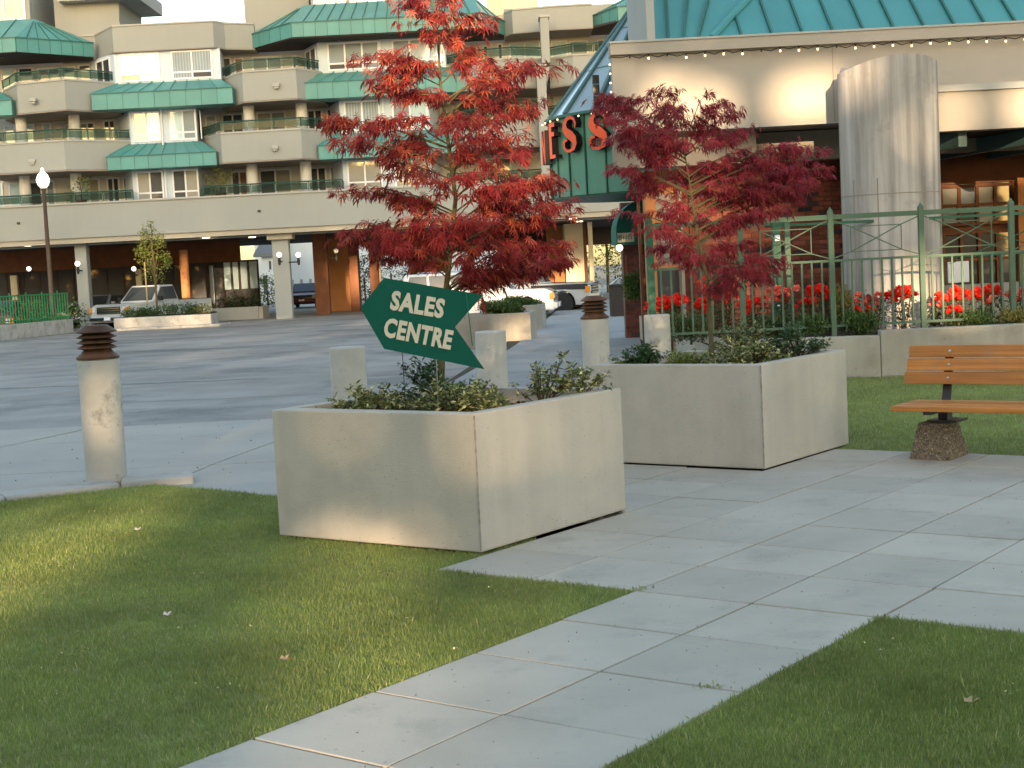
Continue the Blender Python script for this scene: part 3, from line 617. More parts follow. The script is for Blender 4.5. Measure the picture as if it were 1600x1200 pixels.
# patio furniture on the balconies (things)
def patio_set(px, v, z, label):
    u = X(px, v, z); t = thing('patio_table', label, 'table', (u, v, z))
    MB().lathe([(0.45, z + .68), (0.45, z + .72)], (u, v), 16).build('table_top', m_iron, t)
    MB().tube([(u, v, z), (u, v, z + .68)], 0.03, 6).build('leg', m_iron, t)
patio_set(70, 63.3, 7.12, 'dark round table on the third floor balcony above the shop sign'); patio_set(22, 63.4, 7.12, 'dark round table at the far left end of the third floor balcony')
def leafball(n, c, r, flat=1.0, rg=rng):
    d = rg.normal(size=(n, 3)); d /= np.linalg.norm(d, axis=1)[:, None]; d *= (rg.uniform(0.25, 1, n) ** 0.45)[:, None]
    return np.array(c) + d * np.array([r[0], r[1], r[2]])
LEAF = [(0, 0, 0), (.5, .24, .05), (1, 0, -.08), (.5, -.24, .05)]; LEAFF = [(0, 1, 2, 3)]
def shrub_cloud(name, m_, parent, clumps, n_each, size, kind='stuff', tilt=(-1.0, .8), k=3, spread=1.0):
    """leaves gathered in small clumps through the volume"""
    L = []
    for c, r in clumps:
        nk = max(1, n_each // 9); cen = leafball(nk, c, r)
        L.append((cen[:, None, :] + rng.normal(0, size * 0.75 * spread, (nk, 9, 3))).reshape(-1, 3))
    L = np.concatenate(L); n = len(L)
    return inst_mesh(name, LEAF, LEAFF, rots(n, *tilt), L, rng.uniform(.7, 1.25, n) * size, m_, parent, kind)
def small_tree(name, label, cat, base, h, clumps, m_, n_each, size, trunk_r=0.05, stake=None, group=None):
    t = thing(name, label, cat, base, group); bx, by, bz = base
    MB().tube([(bx, by, bz), (bx + .02, by, bz + h * .45), (bx - .02, by, bz + h * .75), (bx, by, bz + h * .97)], [trunk_r, trunk_r * .8, trunk_r * .5, trunk_r * .2], 7).build('trunk', m_bark, t, smooth=True)
    for c, r in clumps:
        MB().tube([(bx, by, bz + (c[2] - bz) * .55), (bx + (c[0] - bx) * .6, by + (c[1] - by) * .6, bz + (c[2] - bz) * .85), c], [trunk_r * .5, trunk_r * .3, trunk_r * .12], 5).build('branch', m_bark, t)
    shrub_cloud('crown', m_, t, clumps, n_each, size)
    if stake: MB().tube([(bx + stake, by - .2, bz), (bx + stake, by - .2, bz + h * .55)], 0.03, 5).build('stake', m_stake, t)
    return t
for px, zz, lab, r in ((128, 5.15, 'small potted tree on the second floor ledge left of the white bay window', .6), (346, 5.15, 'leafy potted tree on the second floor ledge right of the white bay window', .75)):
    u = X(px, 62.9, zz)
    t = small_tree('potted_tree', lab, 'plant', (u, 62.9, zz - .05), 1.2, [((u, 62.9, zz + .6), (r, .4, .5)), ((u + .2, 62.8, zz + .9), (r * .6, .3, .35)), ((u - .35, 62.8, zz + .25), (r * .5, .3, .35))], m_green, 130, .13, .03)
    MB().lathe([(.18, zz - .08), (.24, zz + .2)], (u, 62.9), 12).build('pot', m_brown, t)
# ================================================================== COMMERCIAL BUILDING (right)
CB = thing('commercial_building', 'low stucco and brick shop building with a teal metal roof at the right', 'building', (6, 22, -0.1))
WV = 21.5
def bx(x0, x1, v0, v1, z0, z1, name, m_, par=CB, zr=None, **k):
    zr = z0 if zr is None else zr
    return MB().box(x0, x1, v0, v1, z0, z1).build(name, m_, par, **k)
uA = X(957, WV, 4.2); uA2 = X(1318, WV, 3.4)
MB().box(uA, 12.0, WV, WV + 0.3, 3.42, 4.52).build('stucco_wall', m_stucco, CB)
MB().box(uA - .02, 12.0, WV - 0.10, WV + 0.3, 4.52, 4.68).build('cornice', m_stucco, CB)
MB().box(uA - .03, 12.0, WV - 0.12, WV + 0.3, 4.68, 4.71).build('flashing', m_ledge, CB)
MB().box(uA, 12.0, WV - .015, WV + .32, 3.395, 3.418).build('drip_edge', m_ledge, CB)
MB().box(X(1302, WV, 4) - .006, X(1302, WV, 4) + .006, WV - .004, WV, 3.42, 4.52).build('expansion_joint', m_soffit, CB)
MB().box(uA, uA2 + .4, WV + .3, 23.3, 3.42, 3.45).build('soffit', m_soffit, CB)
MB().box(uA + .003, X(1180, 22.0, 3.1), 21.9, 22.2, 2.92, 3.40).build('soffit_box', m_soffit, CB)
MB().box(X(1040, 22.6, 3.1), 12.0, 22.6, 22.9, 2.96, 3.40).build('fascia', m_stucco, CB)
# lower canopy right of the pillar
u0 = X(1452, 20.6, 3.5)
MB().box(u0, 12, 20.6, 20.9, 3.13, 3.67).build('canopy_fascia', m_stucco, CB)
MB().box(u0, 12, 20.55, 21.48, 3.67, 3.76).build('canopy_cap', m_ledge, CB)
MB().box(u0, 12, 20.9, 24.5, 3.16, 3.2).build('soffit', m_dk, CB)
for k in range(4):
    uu = u0 + .5 + 1.1 * k
    MB().hexa([(uu, 20.95, 2.93), (uu + .12, 20.95, 2.93), (uu - .55, 24.4, 2.93), (uu - .67, 24.4, 2.93), (uu, 20.95, 3.15), (uu + .12, 20.95, 3.15), (uu - .55, 24.4, 3.15), (uu - .67, 24.4, 3.15)]).build('beam', m_skyrib, CB)
MB().box(u0 - 1, 12, 24.45, 24.7, 2.55, 3.16).build('beam', m_brown, CB)
MB().box(u0 - 1.4, 12, 24.6, 24.9, -0.1, 2.6).build('back_wall', m_brown, CB)
def tw(x0, x1, y0, y1, v, rows_, cols, kinds, fr=m_brown):
    """timber window: rows x cols of panes with deep mullions"""
    a, b = P3(x0, y1, v), P3(x1, y0, v); U0, U1, Z0, Z1 = a.x, b.x, a.z, b.z; f = MB(); fw = .05
    for i in range(cols + 1): c = U0 + (U1 - U0) * i / cols; f.box(c - fw / 2, c + fw / 2, v - .08, v, Z0, Z1)
    for j in range(rows_ + 1): c = Z0 + (Z1 - Z0) * j / rows_; f.box(U0, U1, v - .075, v - .005, c - fw / 2, c + fw / 2)
    o = f.build('window', fr, CB); n = 0
    for j in range(rows_):
        for i in range(cols):
            k = kinds[n % len(kinds)]; n += 1
            MB().box(U0 + (U1 - U0) * i / cols, U0 + (U1 - U0) * (i + 1) / cols, v - .035, v - .02, Z1 - (Z1 - Z0) * (j + 1) / rows_, Z1 - (Z1 - Z0) * j / rows_).build('pane', PANES[k], o)
    return o
tw(1470, 1580, 258, 352, 24.55, 3, 4, 'ybykybykbkyk'); tw(1474, 1584, 360, 450, 24.55, 2, 4, 'kkkkdkkk')
MB().box(X(1588, 24.4, 2), 12, 24.3, 24.5, -0.1, 2.6).build('timber_post', m_orange, CB)
# brick wall behind the maple, brick by brick
BV = 23.3; bu0, bu1 = X(1078, BV, 2), X(1345, BV, 2)
bw = MB().box(bu0, bu1 + .6, BV + .012, BV + .3, -0.1, 3.42).build('brick_wall', m_mortar, CB)
bricks = []
cz = 0.075; cl = 0.215
for r in range(int(3.45 / cz)):
    off = (r % 2) * cl / 2; z = -0.05 + r * cz; uu = bu0 - off
    while uu < bu1:
        a, b = max(uu, bu0), min(uu + cl - .01, bu1 + .3)
        if b - a > .04: bricks.append((a, b, z, z + cz - .011))
        uu += cl
cx_, cz_ = X(1255, BV, 2.2), 2.1
bricks.sort(key=lambda q: abs((q[0] + q[1]) / 2 - cx_) + abs(q[2] - cz_) * .9)
def brick_mesh(L):
    return MB().box(-L / 2, L / 2, -.012, .03, 0, cz - .011)
bm = {}
for q in bricks[:300]:
    L = round(q[1] - q[0], 3); dark = random.random() < .13; key = (L, dark)
    if key not in bm:
        o = brick_mesh(L).build('brick', m_brickdk if dark else m_brick, bw, local=True); bm[key] = o
    else:
        o = bm[key].copy(); COL.objects.link(o)
    o.location = Vector(((q[0] + q[1]) / 2, BV + random.uniform(-.004, .003), q[2])) - ORG[CB.name]
    o.location = ((q[0] + q[1]) / 2 - 6, BV + random.uniform(-.004, .003) - 22, q[2] + .1)
mb = MB()
for q in bricks[300:]: mb.box(q[0], q[1], BV + random.uniform(-.015, -.009), BV + .03, q[2], q[3])
mb.build('brick', m_brickmix, bw, kind='stuff')
MB().box(bu1 - .02, bu1 + .6, BV - .9, BV + .01, -0.1, 3.42).build('wall', m_brown, CB)
# side of the building facing the walk: timber framed windows, brick end wall, downpipe
tw(1022, 1058, 300, 346, 23.4, 1, 1, 'y', m_orange); tw(1024, 1060, 362, 470, 23.4, 2, 1, 'yd', m_orange)
MB().box(X(1008, 23.5, 2), X(1022, 23.5, 2), 23.3, 23.7, -.1, 2.96).build('timber_post', m_orange, CB)
MB().box(X(1060, 23.5, 2), bu0, 23.42, 23.7, -.1, 2.96).build('brick_pier', m_brickmix, CB)
MB().box(X(1020, 23.5, 2), X(1062, 23.5, 2), 23.44, 23.7, 2.35, 2.96).build('wall', m_orange, CB)
MB().box(X(1020, 23.5, 2), X(1062, 23.5, 2), 23.44, 23.7, -.1, .95).build('wall', m_brown, CB)
MB().tube([(X(1064, 23.2, 2), 23.2, -.1), (X(1064, 23.2, 2), 23.2, 2.95)], .035, 8).build('downpipe', m_stucco, CB)
pts_ = []
eb0, eb1 = X(975, 30, 1.2), X(1003, 30, 1.2)
ew = MB().box(eb0, 12, 30.012, 30.4, -0.1, 2.75).build('brick_wall', m_mortar, CB)
mb = MB()
for r in range(37):
    uu = eb0 - (r % 2) * .11
    while uu < eb1 + .6:
        a = max(uu, eb0)
        if uu + .205 - a > .03: mb.box(a, uu + .205, 30 - random.uniform(0, .006), 30.03, -.05 + r * .075, .014 + r * .075)
        uu += .215
mb.build('brick', m_brickmix, ew, kind='stuff')
MB().box(X(1000, 24.2, 1.5), X(1004, 24.2, 1.5), 24.2, 24.35, -.1, 2.8).build('timber_post', m_brown, CB)
# quarter-round canvas awning over the side door
au0, au1 = X(957, 29.5, 2.3), X(1003, 29.5, 2.3)
mb = MB(); n = 8; R_ = .68; za = 2.13
arc = [(au0 + (au1 - au0) * (1 - math.cos(PI / 2 * i / n)) , za + .62 * math.sin(PI / 2 * i / n)) for i in range(n + 1)]
for (a, z0), (b, z1) in zip(arc, arc[1:]): mb.poly([(a, 28.6, z0), (a, 30, z0), (b, 30, z1), (b, 28.6, z1)])
mb.poly([(p[0], 28.6, p[1]) for p in arc] + [(au1, 28.6, za)])
mb.box(au0, au1, 28.58, 30, za - .24, za)
aw = mb.build('door_awning', m_awn, CB)
MB().box(au0 + .02, au0 + .34, 28.565, 28.578, za - .2, za - .02).build('valance_panel', m_letter, aw)
mb = MB()
for x0_, x1_, z0_, z1_ in ((.02, .075, .03, .05), (.02, .035, .03, .14), (.06, .075, .06, .14), (.02, .075, .09, .105), (.11, .12, .04, .12), (.14, .17, .05, .06), (.17, .18, .05, .12), (.21, .22, .03, .13), (.235, .25, .06, .07), (.26, .27, .04, .13)): mb.box(au0 + .02 + x0_, au0 + .02 + x1_, 28.560, 28.564, za - .19 + z0_, za - .19 + z1_)
mb.build('faded_marks', m_awn, aw, kind='stuff')
MB().ball((X(968, 29, 1.8), 29, 1.83), .07).build('door_light', m_lamp, CB)
# metal roof, standing seams
e0, e1 = X(1112, 22.2, 4.75), 13.0
rise = lambda v: 4.72 + (v - 22.0) * 0.75
rf = MB().poly([(X(1112, 22, 4.72), 22, 4.72), (e1, 22, 4.72), (e1, 28.5, rise(28.5)), (X(1112, 22, 4.72) + 5.0, 28.5, rise(28.5))]).build('metal_roof', m_tealroof, CB)
ea = X(1112, 22, 4.72); step = .45
for k in range(19):
    ua, ub = ea + k * step, ea + (k + 1) * step
    def top(u_): return min(28.5, 22 + (u_ - ea) * 1.30)
    va, vb_ = top(ua), top(ub)
    MB().poly([(ua + .01, 22, 4.745), (ub - .01, 22, 4.745), (ub - .01, vb_, rise(vb_) + .02), (ua + .01, va, rise(va) + .02)]).build('panel', m_tealroof, rf)
    if k: MB().hexa([(ua - .015, 22, 4.74), (ua + .015, 22, 4.74), (ua + .015, va, rise(va)), (ua - .015, va, rise(va)), (ua - .015, 22, 4.80), (ua + .015, 22, 4.80), (ua + .015, va, rise(va) + .07), (ua - .015, va, rise(va) + .07)]).build('seam', m_tealdk, rf)
MB().tube([(ea, 22, 4.78), (ea + 5, 28.5, rise(28.5) + .08)], .055, 6).build('ridge_cap', m_tealroof, rf)
el = X(1022, 22.1, 4.75)
rl = MB().poly([(el, 22.0, 4.71), (ea, 22.0, 4.71), (ea + 2.6, 25.38, rise(25.38)), (el, 25.38, 7.2)]).build('metal_roof', m_tealroof, CB)
for k in range(1, 4):
    uu = el + (ea - el) * k / 4
    MB().hexa([(uu - .015, 21.98, 4.73), (uu + .015, 21.98, 4.73), (uu + .6 * k * .6 + .015, 25.3, 7.19), (uu + .6 * k * .6 - .015, 25.3, 7.19), (uu - .015, 21.97, 4.79), (uu + .015, 21.97, 4.79), (uu + .6 * k * .6 + .015, 25.25, 7.26), (uu + .6 * k * .6 - .015, 25.25, 7.26)]).build('seam', m_tealdk, rl)
MB().box(el - .12, el, 21.9, 25, 4.70, 7.0).build('roof_end', m_ledge, CB)
# corner drum with the letters, skylight cone above
DC = (X(1030, 27, 3.5), 27.0); DR = 1.98; DZ0, DZ1 = 2.74, 4.12
dr = MB().lathe([(DR - .03, DZ0), (DR - .03, DZ1)], DC, 29, a0=0).build('corner_drum', m_tealdk, CB)
NP = 29; a_off = math.radians(-8.5)
for k in range(NP):
    t0 = 2 * PI * k / NP + a_off - PI / 2; t1 = 2 * PI * (k + 1) / NP + a_off - PI / 2
    if math.sin((t0 + t1) / 2) > 0.35: continue
    g0, g1 = t0 + .010, t1 - .010
    q = [(DC[0] + DR * math.cos(t), DC[1] + DR * math.sin(t)) for t in (g0, (g0 + g1) / 2, g1)]; q2 = [(DC[0] + (DR - .03) * math.cos(t), DC[1] + (DR - .03) * math.sin(t)) for t in (g1, g0)]
    MB().prism(q + q2, DZ0 + .01, DZ1).build('panel', m_drum, dr)
    MB().tube([(DC[0] + (DR + .012) * math.cos(t0), DC[1] + (DR + .012) * math.sin(t0), DZ0), (DC[0] + (DR + .012) * math.cos(t0), DC[1] + (DR + .012) * math.sin(t0), DZ1)], .018, 5).build('seam', m_fencedk, dr)
MB().lathe([(DR + .09, DZ1), (DR + .09, DZ1 + .05)], DC, 40).build('drum_rim', m_tealdk, dr)
MB().lathe([(0.01, DZ0 - .03), (DR - .02, DZ0 - .02), (DR - .02, DZ0 + .02)], DC, 40).build('drum_soffit', m_fencedk, dr)
AP = (DC[0] + .02, DC[1] - .1, 6.62); NS = 16
sk = MB().lathe([(DR - .1, DZ1), (.05, AP[2] - .1)], DC, NS).build('skylight_cone', m_black, CB)
for k in range(NS):
    t0 = 2 * PI * k / NS + .12; t1 = 2 * PI * (k + 1) / NS + .12
    if math.sin((t0 + t1) / 2) > 0.55: continue
    a = Vector((DC[0] + DR * math.cos(t0), DC[1] + DR * math.sin(t0), DZ1 + .05)); b = Vector((DC[0] + DR * math.cos(t1), DC[1] + DR * math.sin(t1), DZ1 + .05)); c = Vector(AP)
    MB().poly([a, b, c]).build('pane', m_skyglass, sk)
    MB().tube([a, c], [.06, .035], 5).build('rib', m_skyrib, sk)
    for f_ in (.33, .62): MB().tube([a.lerp(c, f_), b.lerp(c, f_)], .014, 4).build('rib', m_skyrib, sk)
MB().box(X(928, 25.3, 4), X(938, 25.3, 4), 25.15, 25.3, 4.06, 4.72).build('dark_glazing_strip', m_pane_black, CB)
for z in (4.2, 4.36, 4.55): MB().box(X(928, 25.2, 4), X(938, 25.2, 4), 25.12, 25.16, z, z + .025).build('glazing_bar', m_skyrib, CB)
# letters N E S S standing off the drum
def letter(pieces, ang, zc, h, name):
    """pieces: list of 2-D outlines in letter space (x right, y up, height 1)"""
    t = math.radians(ang) - PI / 2; nx, ny = math.cos(t), math.sin(t); tx, ty = -ny, nx
    c = Vector((DC[0] + nx * (DR + .07), DC[1] + ny * (DR + .07), zc))
    side, face = MB(), MB()
    for P in pieces:
        f3 = [c + Vector((tx * p[0] * h + nx * .10, ty * p[0] * h + ny * .10, (p[1] - .5) * h)) for p in P]
        b3 = [p - Vector((nx, ny, 0)) * .13 for p in f3]; n = len(P)
        for i in range(n): side.poly([f3[i], b3[i], b3[(i + 1) % n], f3[(i + 1) % n]])
        face.poly([p + Vector((nx, ny, 0)) * .004 for p in f3]); side.poly(list(reversed(b3)))
    o = side.build('sign_letter', m_letterside, dr, label=name); face.build('letter_face', m_orangeletter, dr) if False else None
    ORG[o.name] = ORG[CB.name]
    return o, face
def stroke(pts, wd):
    P = [Vector(p) for p in pts]; Lf, Rt = [], []
    for i, p in enumerate(P):
        d = (P[min(i + 1, len(P) - 1)] - P[max(i - 1, 0)]).normalized(); n = Vector((-d.y, d.x)) * wd[i] / 2; Lf.append(p + n); Rt.append(p - n)
    out = []
    for i in range(len(P) - 1): out.append([Lf[i], Lf[i + 1], Rt[i + 1], Rt[i]])
    return out, Lf, Rt
def s_outline():
    ctr = [(.24, .66), (.26, .78), (.20, .90), (.06, .955), (-.10, .92), (-.19, .80), (-.19, .66), (-.10, .55), (.04, .46), (.17, .35), (.21, .22), (.15, .09), (.0, .03), (-.16, .05), (-.25, .15), (-.25, .27), (-.18, .34), (-.10, .33)]
    wd = [.04, .09, .09, .09, .12, .15, .19, .24, .27, .24, .17, .12, .085, .08, .085, .09, .085, .05]
    _, Lf, Rt = stroke(ctr, wd); return [tuple(p) for p in Lf] + [tuple(p) for p in reversed(Rt)]
LS = [s_outline()]
LE = [[(-.17, 0), (.2, 0), (.2, .1), (-.01, .1), (-.01, .0 + .62), (.16, .62), (.16, .74), (-.01, .74), (-.01, .88), (.2, .88), (.2, 1), (-.17, 1)]]
LN = [[(-.25, 0), (-.12, 0), (-.12, .62), (.13, 0), (.25, 0), (.25, 1), (.12, 1), (.12, .42), (-.10, 1), (-.25, 1)]]
for P_, ang, zc, h in ((LN, -79.5, 3.66, .60), (LE, -66.5, 3.74, .62), (LS, -51.5, 3.80, .62), (LS, -34.5, 3.80, .64)):
    o, face = letter(P_, ang, zc, h, None)
    fo = face.build('letter_face', m_orangeletter, dr)
# parapet string lights
SLt = thing('string_lights', 'string of small warm bulbs along the stucco wall top and around the drum', 'string lights', (uA, WV - .14, 4.5))
pts_ = []; uu = uA - .02; k = 0
while uu < 11.5:
    pts_.append((uu, WV - .14 + random.uniform(-.01, .01), 4.49 - (.03 if k % 2 else 0) + random.uniform(-.015, .015))); uu += .135; k += 1
MB().tube(pts_, .009, 4).build('cable', m_black, SLt)
for i, p in enumerate(pts_[2::2]):
    MB().tube([(p[0], p[1], p[2]), (p[0], p[1], p[2] - .035)], .012, 5).build('socket', m_black, SLt)
    if random.random() < .82: MB().ball((p[0], p[1], p[2] - .055), .016, 8, 6, 1.2).build('bulb', m_bulb, SLt)
for k in range(7): MB().ball((uA - .04, WV - .12, 4.38 - k * .13), .015, 8, 6).build('bulb', m_bulb, SLt)
for k in range(9):
    t = math.radians(-86 + k * 8) - PI / 2; MB().ball((DC[0] + (DR + .13) * math.cos(t), DC[1] + (DR + .13) * math.sin(t), DZ1 - .03), .016, 8, 6).build('bulb', m_bulb, SLt)
# concrete pillar: oval shaft with form marks
pl = thing('concrete_pillar', 'massive round weathered concrete pillar with a sloping top standing in front of the stucco wall', 'pillar', (5.40, 20.5, 0))
mb = MB(); n = 40; cu_, cv_, a_, b_ = X(1391, 20.5, 2.5), 20.5, .675, .62
ring = [(cu_ + a_ * math.cos(2 * PI * k / n), cv_ + b_ * math.sin(2 * PI * k / n)) for k in range(n)]
mb.prism(ring, -.1, lambda p: 4.13 + .05 * (p[0] - cu_) - .12 * ((p[0] - cu_) / a_) ** 2 * (p[1] < cv_ + .3))
pillar = mb.build('shaft', m_pillar, pl, smooth=True)
for t in (-118, -62, -150):
    t = math.radians(t); MB().box(-.006, .006, -.004, .004, .2, 2.5).xf(lambda p: (cu_ + (a_ + .001) * math.cos(t) + p[0], cv_ + (b_ + .001) * math.sin(t) + p[1], p[2])).build('form_seam', m_soffit, pl)
mb = MB(); 
for k in range(n):
    a, b = ring[k], ring[(k + 1) % n]
    if a[1] < cv_ + .1: mb.seg(a, b, 0, math.hypot(b[0] - a[0], b[1] - a[1]), -.002, .004, 2.28, 2.292)
mb.build('form_ring', m_soffit, pl)
# ================================================================== RAISED BED, FENCE
rw = thing('retaining_wall', 'long low pitted concrete retaining wall of the rose bed behind the bench', 'wall', (5, 17.8, -.1))
wl = [(12, 17.35), (4.5, 17.80), (2.70, 18.4), (2.60, 21.5), (2.62, 29.5)]
for i in range(len(wl) - 1):
    a, b = wl[i], wl[i + 1]
    m3 = MB().seg(b, a, 0, math.hypot(a[0] - b[0], a[1] - b[1]) - (.01), -.2, 0, -.1, .56 if i == 0 else (.5 if i == 1 else .46)); m3.build('wall_section', m_wall, rw, bevel=.012)
structure(MB().poly([(2.6, 18.4, .40), (4.5, 17.9, .44), (12, 17.5, .44), (12, 21.2, .46), (2.7, 29.4, .38)]).build('bed_soil', m_soil))
fe = thing('garden_fence', 'sage green metal fence with crossed panels along the rose bed before the pillar', 'fence', (5.16, 18.3, .45))
FV = 18.3; fx = [X(p, FV, 1.5) for p in (1016, 1158, 1299, 1440)]; fx += [fx[-1] + 1.12, fx[-1] + 2.24, fx[-1] + 3.3]
ZR, ZP, ZB = 1.97, 1.43, .62
for i, u_ in enumerate(fx):
    wd = .032 if i else .045
    mb = MB().box(u_ - wd, u_ + wd, FV - wd, FV + wd, .35, ZR + .07)
    i0 = len(mb.v); mb.v += [(u_ - wd, FV - wd, ZR + .07), (u_ + wd, FV - wd, ZR + .07), (u_ + wd, FV + wd, ZR + .07), (u_ - wd, FV + wd, ZR + .07), (u_, FV, ZR + .13)]
    mb.f += [(i0, i0 + 1, i0 + 4), (i0 + 1, i0 + 2, i0 + 4), (i0 + 2, i0 + 3, i0 + 4), (i0 + 3, i0, i0 + 4)]
    mb.build('post', m_fence if i else m_fencedk, fe)
def bar(p, q, r, name, par, m_=None): return MB().tube([p, q], r, 4).build(name, m_ or m_fence, par)
for a, b in zip(fx, fx[1:]):
    MB().box(a + .034, b - .034, FV - .022, FV + .022, ZR - .03, ZR + .03).build('top_rail', m_fence, fe)
    MB().box(a + .034, b - .034, FV - .015, FV + .015, ZP - .015, ZP + .015).build('middle_rail', m_fence, fe)
    MB().box(a + .034, b - .034, FV - .015, FV + .015, ZB - .015, ZB + .015).build('bottom_rail', m_fence, fe)
    n = 9
    for k in range(1, n):
        c = a + (b - a) * k / n
        MB().box(c - .011, c + .011, FV - .011, FV + .011, ZB + .015, ZP - .015).build('picket', m_fence, fe)
    ia, ib = a + (b - a) * .22, b - (b - a) * .22; zt, zb_ = ZR - .13, ZP + .10
    y = FV
    bar((a + .03, y, ZR - .04), (ia, y, zt), .009, 'brace', fe); bar((b - .03, y, ZR - .04), (ib, y, zt), .009, 'brace', fe)
    bar((a + .03, y, ZP + .03), (ia, y, zb_), .009, 'brace', fe); bar((b - .03, y, ZP + .03), (ib, y, zb_), .009, 'brace', fe)
    bar((ia, y, zt), (ib, y, zb_), .009, 'brace', fe); bar((ia, y + .012, zb_), (ib, y + .012, zt), .009, 'brace', fe)
    for z in (zt, zb_): bar((ia, y, z), (ib, y, z), .008, 'brace', fe)
    for c in (ia, ib): bar((c, y, zb_), (c, y, zt), .008, 'brace', fe)
ga = thing('fence_gate', 'dark green square metal gate frame standing behind the sage fence, left of the pillar', 'gate', (X(1218, 19.6, 1), 19.6, .4))
g0_, g1_ = X(1214, 19.6, 1.2), X(1222, 19.6, 1.2)
MB().box(g0_ - .04, g0_ + .06, 19.55, 19.65, .38, 2.02).build('gate_post', m_fencedk, ga); MB().box(g1_ + .05, g1_ + .12, 19.56, 19.64, .38, 2.0).build('gate_post', m_fence, ga)
MB().box(g0_ - .45, g1_ + .1, 19.58, 19.62, 1.93, 1.98).build('gate_rail', m_fencedk, ga); MB().box(g0_ - .02, g0_ + .04, 19.5, 19.55, 1.72, 1.80).build('latch_box', m_white, ga)
MB().ball((g0_ + .0, 19.52, .86), .022, 8, 6).build('knob', m_bolt, ga)
f2 = thing('rear_fence', 'second green fence run with long crossed rails, behind the pillar at the right edge', 'fence', (7, 20.0, .45))
fa, fb = X(1472, 20, 1.7), X(1700, 20, 1.7)
for z in (1.93, 1.40): MB().box(fa - 2.3 if z > 1.9 else fa, fb, 19.985, 20.015, z - .018, z + .018).build('rail', m_fencedk, f2)
bar((fa + .2, 20, 1.88), (fb, 20, 1.2), .010, 'brace', f2, m_fencedk); bar((fa + .1, 20, 1.3), (fb - .3, 20, 1.9), .010, 'brace', f2, m_fencedk)
k = fa
while k < fb: MB().box(k - .01, k + .01, 19.99, 20.01, .6, 1.38).build('picket', m_fencedk, f2); k += .13
# patio things seen through the fence
t = thing('patio_wall', 'low pale patio wall behind the right end of the fence', 'wall', (7.5, 21.0, 0)); MB().box(X(1476, 20.9, .8), 12, 20.9, 21.1, -.1, .98).build('wall_block', m_wall, t)
t = thing('patio_chair', 'pale chair back seen through the pickets at the right edge', 'chair', (X(1498, 22.2, 1), 22.2, .4))
cu2 = X(1498, 22.2, 1.1); MB().box(cu2 - .16, cu2 + .16, 22.2, 22.24, .98, 1.3).build('backrest', m_white, t, bevel=.01); MB().box(cu2 - .2, cu2 + .2, 22.24, 22.6, .78, .82).build('seat', m_white, t)
for a in (-1, 1):
    for b in (0, 1): MB().tube([(cu2 + a * .18, 22.27 + b * .3, .3), (cu2 + a * .18, 22.27 + b * .3, .8)], .015, 5).build('leg', m_white, t)
# ================================================================== BOLLARDS
def bollard(label, u, v, z0, h, hat, r=.162, name=None, ztone=0):
    t = thing('light_bollard' if hat else 'bollard', label, 'bollard', (u, v, z0), 'concrete bollards along the drive')
    o = MB().lathe([(r, z0 - .05), (r, z0 + h - .012), (r - .012, z0 + h)], (u, v), 32).build('concrete_post', m_post, t, smooth=True)
    if hat:
        zt = z0 + h
        MB().lathe([(r + .004, zt), (r + .008, zt + .015), (r * .8, zt + .05), (r * .66, zt + .075)], (u, v), 28).build('lamp_base', m_rust, t, smooth=True)
        for k in range(3): 
            z = zt + .075 + k * .042; MB().lathe([(r * .62, z - .002), (r * .98, z + .012), (r * .98, z + .016), (r * .66, z + .040)], (u, v), 28).build('louvre', m_rust, t, smooth=True)
        z = zt + .205; MB().lathe([(r * .62, z - .005), (r * 1.0, z + .008), (r * .98, z + .018), (r * .6, z + .058), (r * .58, z + .064)], (u, v), 28).build('lamp_cap', m_rust, t, smooth=True)
        MB().lathe([(r * .5, zt + .06), (r * .5, zt + .21)], (u, v), 16).build('lamp_core', m_iron, t, smooth=True)
    return t
bollard('tall concrete bollard with a rusty louvred lamp head at the lawn edge on the left', -3.30, 11.75, -.03, 1.02, True)
def bolpos(px, pyt, z1, dia_px):
    v = .325 * 1600 * FOC / dia_px; return X(px, v, z1), v
for px, dia, z1, hat, lab in ((542, 57, .92, False, 'plain stained concrete bollard left of the green arrow sign'), (766, 48.5, .90, False, 'plain concrete bollard right of the green arrow sign, behind the near planter'),
                              (929, 43, .90, True, 'concrete bollard with dark louvred lamp head in the middle of the walk'), (1026, 41, .88, False, 'plain concrete bollard between the walk and the red roses')):
    u, v = bolpos(px, 0, z1, dia); bollard(lab, u, v, -.05, z1 + .05 - (.0), hat)
